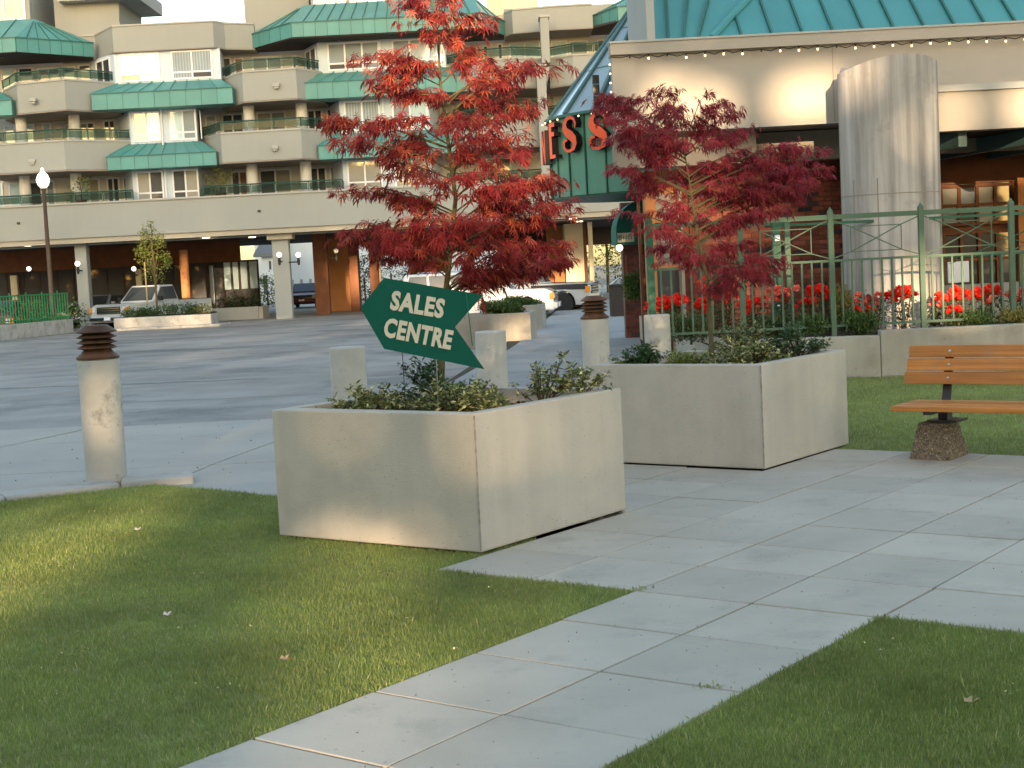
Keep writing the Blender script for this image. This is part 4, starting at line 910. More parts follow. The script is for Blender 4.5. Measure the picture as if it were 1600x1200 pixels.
# ================================================================== CONCRETE PLANTERS (near)
def planter(label, gx0, gx1, gy0, gy1, h, wall_=.085, soil=.10, skew=0.0):
    c = g((gx0 + gx1) / 2, (gy0 + gy1) / 2); t = thing('concrete_planter', label, 'planter', (c[0], c[1], 0), 'square concrete planters on the plaza')
    a, b, c_, d = g(gx0, gy0 - skew), g(gx1, gy0), g(gx1, gy1), g(gx0, gy1)
    ai, bi, ci, di = g(gx0 + wall_, gy0 + wall_), g(gx1 - wall_, gy0 + wall_), g(gx1 - wall_, gy1 - wall_), g(gx0 + wall_, gy1 - wall_)
    mb = MB(); out = [a, b, c_, d]; inn = [ai, bi, ci, di]
    mb.v = [(*p, .006) for p in out] + [(*p, h) for p in out] + [(*p, h) for p in inn] + [(*p, .012) for p in inn]
    for k in range(4):
        n = (k + 1) % 4; mb.f += [(k, n, 4 + n, 4 + k), (4 + k, 4 + n, 8 + n, 8 + k), (8 + k, 8 + n, 12 + n, 12 + k), (12 + k, 12 + n, n, k)]
    mb.build('box_shell', m_planter, t, bevel=.009)
    MB().poly([(*p, h - soil) for p in inn]).build('soil', m_soil, t)
    mb = MB()
    rr = random.Random(3)
    for k, (p, q) in enumerate(((out[1], None),)):       # worn line down the front corner
        z = .02
        while z < h - .02:
            s_ = rr.uniform(.003, .0055); mb.box(p[0] - s_, p[0] + s_, p[1] - .002 - s_ * .2, p[1] + s_ * .5, z, z + .022); z += .0205
    mb.build('worn_corner', m_edge, t, kind='stuff')
    mb = MB().xf(lambda p: p)
    return t
planter('big square concrete planter nearest the viewer, with the green arrow sign in it', -2.76, -1.245, .41, 1.88, .77, skew=.05)
planter('second square concrete planter, farther back beside the bench', -2.70, -1.215, 3.68, 5.14, .765)
# soil crumbs/bark chips
def chips(gx0, gx1, gy0, gy1, z, n, name):
    L = np.array([g(rng.uniform(gx0, gx1), rng.uniform(gy0, gy1), z + rng.uniform(0, .012)) for _ in range(n)])
    o = inst_mesh(name, [(-.5, -.2, 0), (.5, -.25, .1), (.4, .25, 0), (-.4, .2, .12)], [(0, 1, 2, 3)], rots(n, -.5, .5), L, rng.uniform(.015, .04, n), m_twig, None, 'stuff'); setp(o, 'brown bark mulch lying on the soil of %s' % name.replace('_', ' '), 'mulch'); return o
o = chips(-2.6, -1.35, .5, 1.8, .675, 700, 'bark_mulch'); o['label'] = 'brown bark mulch on the soil of the nearest planter'
o = chips(-2.6, -1.35, 3.8, 5.05, .67, 600, 'bark_mulch'); o['label'] = 'brown bark mulch on the soil of the farther planter'
# ================================================================== SHRUBS IN THE PLANTERS
AZ = [(0, 0, 0), (.45, .2, .03), (1, 0, -.05), (.45, -.2, .03)]
def azalea(label, gx, gy, w, h, n, m_=None, z=.67, size=.042, name='azalea_shrub', lean=(0, 0), group='low shrubs in the planters'):
    u, v = g(gx, gy); t = thing(name, label, 'shrub', (u, v, z), group)
    st = MB(); tips = []
    for k in range(n):
        a = rng.uniform(0, 2 * PI); r = w * math.sqrt(rng.uniform(0, 1)) * .5; hh = h * rng.uniform(.45, 1.0) * (1 - .5 * (r / (w * .5)) ** 2)
        tip = Vector((u + r * math.cos(a) + lean[0] * hh, v + r * math.sin(a) + lean[1] * hh, z + hh)); mid = Vector((u + (tip.x - u) * .45 + rng.normal(0, .01), v + (tip.y - v) * .45, z + hh * .55))
        st.tube([(u + rng.normal(0, .01), v + rng.normal(0, .01), z - .02), mid, tip], [.006, .004, .002], 4, cap=False); tips += [tip, mid.lerp(tip, .55)]
        if rng.uniform() < .5:
            t2 = tip + Vector((rng.normal(0, .05), rng.normal(0, .05), rng.uniform(-.03, .05))); st.tube([mid, t2], [.003, .0015], 3, cap=False); tips.append(t2)
    st.build('stem', m_twig, t, kind='stuff')
    T = np.array([tuple(p) for p in tips]); nl = 13
    L = np.repeat(T, nl, 0) + rng.normal(0, .012, (len(T) * nl, 3)); az = rng.uniform(0, 2 * PI, len(L))
    inst_mesh('foliage', AZ, LEAFF, rots(len(L), -.9, .5, az), L, rng.uniform(.6, 1.2, len(L)) * size, m_ or m_azalea, t, 'stuff')
    return t
for lab, gx, gy, w, h, n, kw in (
    ('low bright azalea at the left corner of the nearest planter', -2.50, .74, .34, .12, 16, {}),
    ('bushy azalea by the front rim left of the sign stake in the nearest planter', -2.28, .78, .48, .21, 46, {}),
    ('dark leaning azalea just behind the sign stake in the nearest planter', -2.05, 1.12, .45, .36, 30, dict(m_=m_azadark, lean=(-.35, 0))),
    ('wide azalea with pale tips right of the maple trunk in the nearest planter', -1.72, .85, .58, .24, 55, {}),
    ('tall sparse azalea near the right rim of the nearest planter', -1.52, 1.42, .36, .34, 26, dict(lean=(.25, 0))),
    ('small azalea sprig at the far right corner of the nearest planter', -1.40, 1.68, .26, .28, 12, dict(lean=(.4, 0))),
    ('trailing azalea at the back of the nearest planter', -2.3, 1.6, .45, .16, 22, {}),
    ('small dark round shrub at the left of the farther planter', -2.42, 4.05, .30, .26, 36, dict(m_=m_azadark, name='dark_shrub')),
    ('tiny pale sprig at the left corner of the farther planter', -2.52, 3.92, .12, .14, 8, dict(m_=m_green)),
    ('low pale green shrub left of the trunk in the farther planter', -2.05, 4.05, .38, .16, 26, dict(m_=m_green)),
    ('brownish azalea right behind the trunk of the farther planter', -1.95, 4.75, .55, .36, 48, {}),
    ('loose azalea right of the trunk in the farther planter', -1.62, 4.35, .50, .24, 46, {}),
    ('dark spreading azalea at the right corner of the farther planter', -1.48, 4.8, .48, .34, 42, dict(m_=m_azadark)),
    ('low azalea along the front rim of the farther planter', -1.75, 4.08, .45, .12, 30, {})):
    azalea(lab, gx, gy, w, h, n, **kw)
# ================================================================== JAPANESE MAPLES
def lobe_leaf():
    v, f = [(0, 0, 0)], []
    for k, (a, L) in enumerate(((-115, .5), (-75, .75), (-38, .95), (0, 1.08), (38, .95), (75, .75), (115, .5))):
        a = math.radians(a); ca, sa = math.cos(a), math.sin(a); w_ = .062 * L + .010; m_ = .48 * L
        i = len(v); v += [(ca * m_ - sa * w_, sa * m_ + ca * w_, -.10 * m_), (ca * L, sa * L, -.36 * L * L), (ca * m_ + sa * w_, sa * m_ - ca * w_, -.10 * m_)]
        f += [(0, i + 2, i + 1), (0, i + 1, i)]
    return v, f
MLV, MLF = lobe_leaf()
def maple(label, base, depth, trunk_pts, tips, m_, n_leaf, size, pad, zsoil, tr):
    t = thing('japanese_maple', label, 'tree', base, 'red japanese maples in the planters')
    tp = [Vector(p) for p in trunk_pts]; nT = len(tp); rad = [tr * (1 - .85 * k / (nT - 1)) for k in range(nT)]
    MB().tube(tp, rad, 10).build('trunk', m_bark, t, smooth=True)
    nodes = []; rg = np.random.default_rng(5)
    for (tip, w_) in tips:
        tip = Vector(tip)
        # leave the trunk below the tip height
        zt = tip.z - .22 * math.hypot(tip.x - base[0], tip.y - base[1]) - .08; zt = max(tp[1].z, min(tp[-1].z, zt)); k = 0
        while k < nT - 2 and tp[k + 1].z < zt: k += 1
        st = tp[k].lerp(tp[k + 1], max(0, min(1, (zt - tp[k].z) / max(1e-3, tp[k + 1].z - tp[k].z))))
        d = tip - st; L = d.length; r0 = min(tr * .4, .003 + .0065 * L)
        c1 = st + d * .35 + Vector((rg.normal(0, .02), rg.normal(0, .02), .05 * L)); c2 = st + d * .72 + Vector((rg.normal(0, .03), rg.normal(0, .03), .06 * L))
        pts = [st, c1, c2, tip]
        MB().tube(pts, [r0, r0 * .7, r0 * .45, r0 * .2], 6).build('branch', m_bark, t, smooth=True)
        # leafy twigs along the outer part, spreading in flat layers
        m0 = max(4, int(14 * w_ * max(L, .35)))
        for q in range(m0):
            f_ = rg.uniform(.22, 1.0); s_ = f_ * 3; i = min(2, int(s_)); p = pts[i].lerp(pts[i + 1], s_ - i)
            a = math.atan2(d.y, d.x) + rg.choice((-1, 1)) * rg.uniform(.3, 1.3); l_ = rg.uniform(.06, .24) * (.6 + .6 * w_)
            e = p + Vector((math.cos(a) * l_, math.sin(a) * l_, rg.uniform(-.03, .03)))
            nodes.append((p, e, a, w_))
        nodes.append((pts[2], tip, math.atan2(d.y, d.x), w_ * 1.6))
    tw_ = MB(); LL, AZm = [], []
    for p, e, a, w_ in nodes:
        tw_.tube([p, e], [.003, .0012], 3, cap=False)
        for s_ in np.linspace(.15, 1.05, 7):
            for sg in (-1, 1):
                if rg.uniform() < .86 * min(1, w_ + .25):
                    LL.append(p.lerp(e, s_) + Vector((rg.normal(0, .028), rg.normal(0, .028), rg.normal(0, .02)))); AZm.append(a + sg * rg.uniform(.1, 1.3))
    tw_.build('twig', m_bark, t, kind='stuff')
    LL = np.array([tuple(p) for p in LL]); AZm = np.array(AZm)
    if len(LL) > n_leaf: idx = rg.permutation(len(LL))[:n_leaf]; LL, AZm = LL[idx], AZm[idx]
    n = len(LL); R_ = rots(n, .15, 1.15, AZm, rg); sc = rg.uniform(.65, 1.25, n) * size
    order = np.argsort(np.linalg.norm(LL - np.array(EYE), axis=1) - sc * 6)
    a = order[:300]; b = order[300:]
    me0 = bpy.data.meshes.new('leaf'); me0.from_pydata(MLV, [], MLF); me0.materials.append(m_); me0.update()
    org = ORG[t.name]
    for i in a:
        o = bpy.data.objects.new('leaf', me0); COL.objects.link(o); o.parent = t
        M4 = Matrix.Identity(4)
        for r_ in range(3):
            for c_ in range(3): M4[r_][c_] = R_[i][r_][c_] * sc[i]
            M4[r_][3] = LL[i][r_] - org[r_]
        o.matrix_basis = M4
    inst_mesh('foliage', MLV, MLF, R_[b], LL[b], sc[b], m_, t, 'stuff')
    print('maple leaves', n)
    return t
rt_ = random.Random(21)
def tipsfrom(tab, vc, dep):
    out = []
    for e in tab:
        px, py = e[0], e[1]; py -= (18 if py > 380 and vc < 10 else 6 if vc < 10 else 0); w_ = e[2] if len(e) > 2 else 1.0
        v = vc + (e[3] if len(e) > 3 else rt_.uniform(-dep, dep)); p = P3(px, py, v); out.append(((p.x, p.y, p.z), w_))
    return out
VC1 = 9.15
T1 = [P3(689, 640, VC1), P3(690, 560, VC1), P3(694, 480, VC1 - .02), P3(703, 400, VC1 + .02), P3(712, 310, VC1), P3(700, 220, VC1 + .03), P3(688, 130, VC1), P3(684, 60, VC1 - .02), P3(676, -20, VC1)]
tab1 = [(525, 195, .8, 0), (560, 228, .8), (545, 200, .6, .1), (600, 95, 1.0), (615, 115, 1), (600, 140, .9), (640, 90, 1.0), (585, 308, .8), (560, 300, .7), (525, 385, .8, -.1), (548, 378, 1.0), (590, 360, .8), (590, 395, 1.0), (625, 405, .6),
        (640, 100, .9), (655, 150, .9), (632, 130, 1, -.25), (655, 20, .6), (675, -15, .7), (650, 5, .6), (705, 5, .6), (735, 30, .9), (725, 45, .7), (740, 85, .8), (765, 95, .6), (800, 110, 1.1), (835, 108, .9), (775, 120, .8),
        (705, 185, .8), (740, 190, .9), (785, 165, .9), (812, 175, .9), (765, 215, 1), (795, 222, .8), (640, 190, .9), (620, 225, .9), (650, 235, 1), (725, 235, .7, -.3), (610, 260, .8), (858, 285, .8), (874, 292, .7), (835, 290, 1), (815, 245, .7), (800, 285, 1),
        (640, 275, 1), (720, 280, 1.1, -.4), (765, 300, 1, -.3), (620, 320, .9), (650, 335, .9), (815, 320, 1), (862, 325, 1), (845, 345, .8), (800, 350, 1), (740, 345, 1.1, -.45), (780, 375, 1.1), (650, 385, 1), (680, 370, .5, -.3), 
        (640, 360, .9), (748, 400, .8, -.3), (790, 415, 1.1, -.2), (830, 395, 1), (845, 425, .9), (878, 425, 1), (865, 400, .7), (815, 425, .8), (770, 440, .6, -.2), (730, 432, .8, -.35), (855, 435, .7), (795, 430, .9), (600, 420, .7)]
maple('tall bright red laceleaf maple growing in the nearest planter behind the arrow sign', (T1[0].x, VC1, .67), .4, T1, tipsfrom(tab1, VC1, .38), m_leafred, 4700, .061, 1, .67, .024)
VC2 = 11.6
T2 = [P3(1112, 560, VC2), P3(1110, 500, VC2), P3(1104, 430, VC2), P3(1090, 370, VC2 + .05), P3(1080, 300, VC2), P3(1070, 240, VC2)]
tab2 = [(955, 150, .9), (975, 165, 1), (1000, 150, .8), (955, 185, .8), (985, 200, 1), (1040, 140, .8), (1030, 165, 1), (1065, 165, .9), (1105, 142, .7), (1130, 155, .8), (1150, 175, .8), (1165, 200, .9), (1140, 215, .9), (1100, 180, .8),
        (955, 215, .7), (1000, 230, .9), (1040, 205, 1), (1060, 225, 1), (1020, 250, .9), (975, 265, .8), (960, 262, .6), (1175, 235, 1), (1215, 250, .9), (1250, 225, .9), (1275, 235, .8), (1295, 262, .8), (1270, 285, .9), (1235, 270, 1), (1240, 305, .9), (1205, 290, 1),
        (1010, 290, .9), (985, 300, .6), (1045, 280, 1), (1100, 255, 1), (1130, 260, 1), (1100, 300, 1), (1140, 300, 1), (1175, 300, .9), (1060, 320, 1), (1025, 330, .7), (1180, 335, 1), (1205, 330, .8), (1140, 345, 1), (1100, 345, .9), (1065, 370, .8), (1030, 385, .7), (1020, 360, .6),
        (965, 330, .35), (1130, 385, 1), (1165, 375, .9), (1190, 400, .9), (1175, 425, .9), (1215, 405, .6), (1060, 400, .7), (1095, 400, .8), (1140, 420, .8), (1110, 450, .5), (1200, 430, .6)]
maple('smaller dark crimson maple with an open crown growing in the farther planter', (T2[0].x, VC2, .67), .5, T2, tipsfrom(tab2, VC2, .45), m_leafdark, 4300, .062, 1, .67, .022)
# ================================================================== ARROW SIGN
sg = thing('arrow_sign', 'green arrow-shaped sign reading SALES CENTRE, pointing left on wire legs', 'sign', (-.5, 8.42, .7))
SV = 8.42
sp = [P3(x, y, SV) for x, y in ((563, 481), (600, 434), (755, 461), (711, 511), (757, 577), (600, 545))]
mb = MB(); mb.v = [tuple(p) for p in sp] + [(p.x, p.y + .006, p.z) for p in sp]
mb.f = [(0, 1, 2, 3, 4, 5)[::-1], tuple(range(6, 12))] + [(k, (k + 1) % 6, 6 + (k + 1) % 6, 6 + k) for k in range(6)]
mb.build('sign_panel', m_sign, sg)
for x0, x1 in ((733, 735),):
    a, b = P3(x0, 459, SV), P3(x0 + 4, 541, SV); MB().hexa([(a.x, SV - .003, b.z), (a.x + .006, SV - .003, b.z), (a.x + .006, SV, b.z), (a.x, SV, b.z), (a.x - .02, SV - .003, a.z), (a.x - .014, SV - .003, a.z), (a.x - .014, SV, a.z), (a.x - .02, SV, a.z)]).build('fold_line', m_awn, sg)
def letters(word, x, y, xe, ye, hpx, par):
    a, b = P3(x, y, SV - .004), P3(xe, ye, SV - .004); ang = math.atan2(b.z - a.z, b.x - a.x)
    me = text_mesh(word, 1.0, .0008, 'sign_lettering', .045, 1.1); me.materials.clear(); me.materials.append(m_letter)
    w0 = max(v.co.x for v in me.vertices); h0 = max(v.co.y for v in me.vertices); wd = (b - a).length; ht = hpx / (FOC * 1600 / SV)
    for v in me.vertices: v.co.x *= wd / w0; v.co.y *= ht / h0
    o = bpy.data.objects.new('sign_lettering', me); link(o, par, ORG[sg.name]); o.matrix_basis = Matrix.Translation(a - ORG[sg.name]) @ Matrix.Rotation(-ang, 4, 'Y') @ Matrix.Rotation(PI / 2, 4, 'X')
letters('SALES', 609, 482, 692, 496, 29, sg); letters('CENTRE', 598, 524, 704, 545, 29, sg)
a = P3(683, 565, SV); b_ = P3(684, 640, SV)
MB().tube([(a.x, SV + .01, a.z + .3), (b_.x, SV + .01, .62)], .0035, 5).build('wire_leg', m_bolt, sg)
a = P3(628, 550, SV); MB().tube([(a.x, SV + .01, a.z + .2), (a.x + .003, SV + .01, .62)], .0022, 5).build('wire_leg', m_iron, sg)
# ================================================================== BENCH
bn = thing('park_bench', 'varnished wooden slat bench with exposed aggregate concrete feet at the lawn edge', 'bench', (*g(.6, 4.66), 0))
def gb(x0, x1, y0, y1, z0, z1, tilt=0.0):
    mb = MB().box(x0, x1, y0, y1, z0, z1); cy, cz0 = (y0 + y1) / 2, z0
    return mb.xf(lambda p: g(p[0], p[1] + (p[2] - cz0) * tilt, p[2]))
bx0, bx1 = -.50, 1.75
for k in range(4): gb(bx0, bx1, 4.28 + k * .125, 4.28 + k * .125 + .112, .375, .412).build('seat_slat', m_wood, bn, bevel=.006)
for k in range(3):
    z = .525 + k * .098; y = 4.80 + (z - .525) * .28
    gb(bx0 - .105 + k * .01, bx1 - .12, y, y + .04, z, z + .088, .28).build('back_slat', m_wood, bn, bevel=.006)
for x in (-.235, 1.42):
    for k in range(3):
        z = .525 + k * .098 + .044; y = 4.80 + (z - .525) * .28 - .004
        MB().lathe([(.0, -.006), (.011, -.004), (.013, 0)], (0, 0), 8, axis='y').xf(lambda p: g(x - .03 + p[0], y + p[1], z + p[2])).build('bolt', m_bolt, bn)
    gb(x - .035, x + .035, 4.60, 4.70, .27, .36).build('support', m_steel, bn)
    gb(x - .10, x + .12, 4.55, 4.78, .268, .285).build('base_plate', m_steel, bn)
    gb(x - .03, x + .03, 4.30, 4.86, .35, .374).build('seat_bracket', m_steel, bn)
    gb(x - .07, x - .005, 4.80, 4.815, .36, .80, .28).xf(lambda p: (p[0], p[1] + .045, p[2])).build('back_bracket', m_steel, bn)
    # tapered aggregate foot
    x0, x1, y0, y1 = x - .215, x + .095, 4.48, 4.85
    t_ = .055; c8 = [(x0, y0, 0), (x1, y0, 0), (x1, y1, 0), (x0, y1, 0), (x0 + t_, y0 + t_, .265), (x1 - t_, y0 + t_, .265), (x1 - t_, y1 - t_, .265), (x0 + t_, y1 - t_, .265)]
    mb = MB(); mb.hexa([g(*c) for c in c8]); fo = mb.build('concrete_foot', m_aggr, bn, bevel=.006)
    # pebbles on its faces
    n = 2600; PL = []
    for _ in range(n):
        fz = rng.uniform(0.01, .26); s_ = t_ * fz / .265; side_ = rng.integers(0, 4); a_ = rng.uniform(0, 1)
        xa, xb, ya, yb = x0 + s_, x1 - s_, y0 + s_, y1 - s_
        q = ((xa + (xb - xa) * a_, ya), (xb, ya + (yb - ya) * a_), (xa + (xb - xa) * a_, yb), (xa, ya + (yb - ya) * a_))[side_]
        PL.append(g(q[0], q[1], fz))
    OCT = [(1, 0, 0), (0, .8, 0), (-1, 0, 0), (0, -.8, 0), (0, 0, .7), (0, 0, -.7)]; OF = [(0, 1, 4), (1, 2, 4), (2, 3, 4), (3, 0, 4), (1, 0, 5), (2, 1, 5), (3, 2, 5), (0, 3, 5)]
    inst_mesh('pebble', OCT, OF, rots(n, -1.5, 1.5), np.array(PL), rng.uniform(.0035, .010, n), m_pebble, fo, 'stuff')
# ================================================================== ROSES AND BED SHRUBS
def rose(label, px, py_top, v, w, h, nfl, m_fl, nst=7, leafy=60, name='rose_bush'):
    u = X(px, v, .9); zt = P3(px, py_top, v).z; zb = .43; h = zt - zb
    t = thing(name, label, 'rose bush', (u, v, zb), 'red rose bushes in the raised bed')
    st = MB(); tips = []
    for k in range(nst):
        a = rng.uniform(0, 2 * PI); r = w * rng.uniform(.1, .5); hh = h * rng.uniform(.78, 1.0)
        tip = Vector((u + r * math.cos(a), v + r * math.sin(a) * .7, zb + hh)); mid = Vector((u + r * .5 * math.cos(a) + rng.normal(0, .02), v + rng.normal(0, .02), zb + hh * .5))
        st.tube([(u + rng.normal(0, .02), v, zb - .03), mid, tip], [.006, .005, .003], 4, cap=False); tips.append((tip, mid))
    st.build('stem', m_twig, t, kind='stuff')
    L = []
    for _ in range(leafy * 4):
        tip, mid = tips[rng.integers(0, nst)]; f_ = rng.uniform(-.6, .92); p = mid.lerp(tip, f_) if f_ > 0 else mid.lerp(Vector((u, v, zb)), -f_)
        L.append(tuple(p + Vector((rng.normal(0, .05), rng.normal(0, .05), rng.normal(0, .035)))))
    L = np.array(L); inst_mesh('foliage', LEAF, LEAFF, rots(len(L), -.8, .9), L, rng.uniform(.6, 1.2, len(L)) * .055, m_roseleaf, t, 'stuff')
    for k in range(nfl):
        tip, mid = tips[k % nst]; c = tip + Vector((rng.normal(0, w * .13), rng.normal(0, .04), rng.uniform(-.07, .03)))
        n = 15; dirs = rots(n, -1.35, .1); r0 = rng.uniform(.045, .072)
        inst_mesh('rose_bloom', [(0, 0, 0), (.5, .45, .05), (1, .25, .18), (1, -.25, .18), (.5, -.45, .05)], [(0, 1, 2, 3, 4)], dirs, np.repeat([tuple(c)], n, 0), np.full(n, r0), m_fl, t)
    return t
rs = [(1035, 470, 20.3, .5, 20, 0), (1062, 462, 20.6, .5, 22, 0), (1095, 470, 20.0, .4, 18, 0), (1118, 435, 21.2, .4, 16, 0), (1135, 455, 20.9, .35, 14, 0), (1178, 470, 19.3, .35, 12, 0), (1225, 449, 18.9, .42, 20, 1), (1255, 470, 20.0, .35, 8, 0), (1290, 450, 18.8, .36, 18, 0),
      (1338, 460, 18.9, .4, 8, 1), (1345, 482, 18.5, .3, 7, 0), (1410, 451, 18.7, .45, 20, 0), (1368, 456, 18.9, .35, 9, 1), (1500, 453, 18.6, .45, 22, 0), (1535, 452, 18.7, .4, 16, 0), (1580, 452, 18.5, .4, 16, 1), (1490, 482, 18.4, .3, 6, 0), (1460, 470, 18.9, .35, 3, 1)]
rl_ = ['thick red rose bush behind the plain bollard at the walk end of the bed', 'red rose bush next right of the bollard, full of open blooms', 'red roses directly behind the trunk of the farther maple', 'tall red rose climbing behind the farther maple, above the other blooms', 'red rose close to the brick wall right of the farther maple trunk', 'short red rose bush beneath the right side of the dark maple crown',
       'large coral and white mottled rose cluster in front of the gate post', 'small red rose low between the gate and the pillar', 'bright red rose cluster left of the golden conifer', 'thin coral rose in front of the left edge of the pillar', 'low dark red rose at the wall rim before the pillar', 'big red rose cluster in front of the right half of the pillar', 'sparse coral rose centred before the pillar',
       'widest red rose bush right of the pillar', 'red rose bush second from the right edge', 'orange-red rose bush at the right edge of the photo', 'low red blooms near the wall rim right of the last fence post', 'almost bare rose stems right of the pillar base']
for (px, py, v, w_, nf, pk), lab in zip(rs, rl_): rose(lab, px, py, v, w_ * 1.1, 0, int(nf * 1.4), m_rosepink if pk else m_rose, leafy=95)
def bedshrub(label, px, py0, py1, v, w, m_, n, size, name, cat='shrub'):
    a, b = P3(px, py0, v), P3(px, py1, v); h = a.z - b.z; t = thing(name, label, cat, (b.x, v, b.z), 'low shrubs of the rose bed')
    cl = []
    for k in range(7): ang = k * .9; cl.append(((b.x + w * .3 * math.cos(ang) * (k > 0), v + w * .2 * math.sin(ang) * (k > 0), b.z + h * (.35 + .3 * ((k * 37) % 10) / 10)), (w * .22, w * .2, h * .38)))
    MB().tube([(b.x, v, b.z - .03), (b.x + .01, v, b.z + h * .6)], [.02, .008], 5).build('stem', m_twig, t)
    shrub_cloud('foliage', m_, t, cl, n, size, tilt=(-1.5, .2)); return t
bedshrub('golden upright conifer in the bed left of the pillar', 1318, 443, 510, 18.7, .32, m_goldshrub, 650, .03, 'golden_conifer')
bedshrub('spreading green juniper at the wall rim left of the pillar', 1345, 482, 522, 18.35, .5, m_juniper, 700, .032, 'juniper'); bedshrub('low green juniper below the coral roses', 1272, 492, 522, 18.4, .45, m_juniper, 600, .032, 'juniper')
bedshrub('pale yellow green shrub in the bed at the right edge', 1590, 480, 512, 18.2, .5, m_goldshrub, 500, .032, 'golden_shrub'); bedshrub('small green shrub right of the last fence post', 1530, 484, 512, 18.3, .45, m_juniper, 400, .03, 'green_shrub')
bedshrub('loose green shrub at the bed foot behind the farther planter', 1215, 492, 530, 18.9, .6, m_roseleaf, 500, .04, 'green_shrub'); bedshrub('leafy green plant in the bed left of the tall red rose', 1080, 488, 535, 19.2, .7, m_roseleaf, 500, .04, 'green_shrub')
bedshrub('climbing green shrub in the planter box beside the brick end wall', 992, 425, 470, 27.5, .35, m_juniper, 500, .05, 'green_shrub')
# ================================================================== LOW PLANTERS AND BIN BY THE WALK
def lowplanter(label, u0, u1, v0, v1, h, z=-.12):
    t = thing('long_planter', label, 'planter', ((u0 + u1) / 2, v0, z), 'long low planters by the walk')
    mb = MB(); out = [(u0, v0), (u1, v0), (u1 + .15, v1), (u0 + .1, v1)]; inn = [(u0 + .1, v0 + .1), (u1 - .1, v0 + .1), (u1 + .05, v1 - .1), (u0 + .2, v1 - .1)]
    mb.v = [(*p, z) for p in out] + [(*p, z + h) for p in out] + [(*p, z + h) for p in inn] + [(*p, z) for p in inn]
    for k in range(4): n = (k + 1) % 4; mb.f += [(k, n, 4 + n, 4 + k), (4 + k, 4 + n, 8 + n, 8 + k), (8 + k, 8 + n, 12 + n, 12 + k)]
    mb.build('box_shell', m_wall, t, bevel=.01); MB().poly([(*p, z + h - .08) for p in inn]).build('soil', m_soil, t); return t
lowplanter('long concrete planter box left of the walk, the nearer of the two', X(690, 31.6, .3), X(829, 31.6, .3), 31.4, 33.0, .70)
lowplanter('long concrete planter box left of the walk, the farther of the two', X(760, 36.9, .3), X(846, 36.9, .3), 36.7, 38.4, .72)
for px, py0, v, w_, lab in ((775, 474, 32.2, .7, 'dark green juniper at the left of the nearer long planter'), (800, 478, 32.2, .6, 'dark green juniper at the right of the nearer long planter'), (832, 470, 37.5, .6, 'clipped dark shrub in the farther long planter'), (805, 466, 37.5, .6, 'dark shrub behind the white car nose in the farther long planter')):
    bedshrub(lab, px, py0, py0 + 14, v, w_, m_juniper, 500, .06, 'juniper')
bl = thing('litter_bin', 'dark square aggregate litter bin with wire handles standing on the walk', 'bin', (3.45, 42.5, 0))
bu = X(970, 42.5, .5); MB().box(bu - .3, bu + .3, 42.4, 43.0, 0, .86).build('bin_body', m_bin, bl, bevel=.02); MB().box(bu - .33, bu + .33, 42.37, 43.03, .86, .92).build('bin_rim', m_iron, bl)
MB().tube([(bu - .3, 42.7, .9), (bu, 42.7, 1.12), (bu + .3, 42.7, .9)], .015, 5).build('handle', m_bolt, bl)
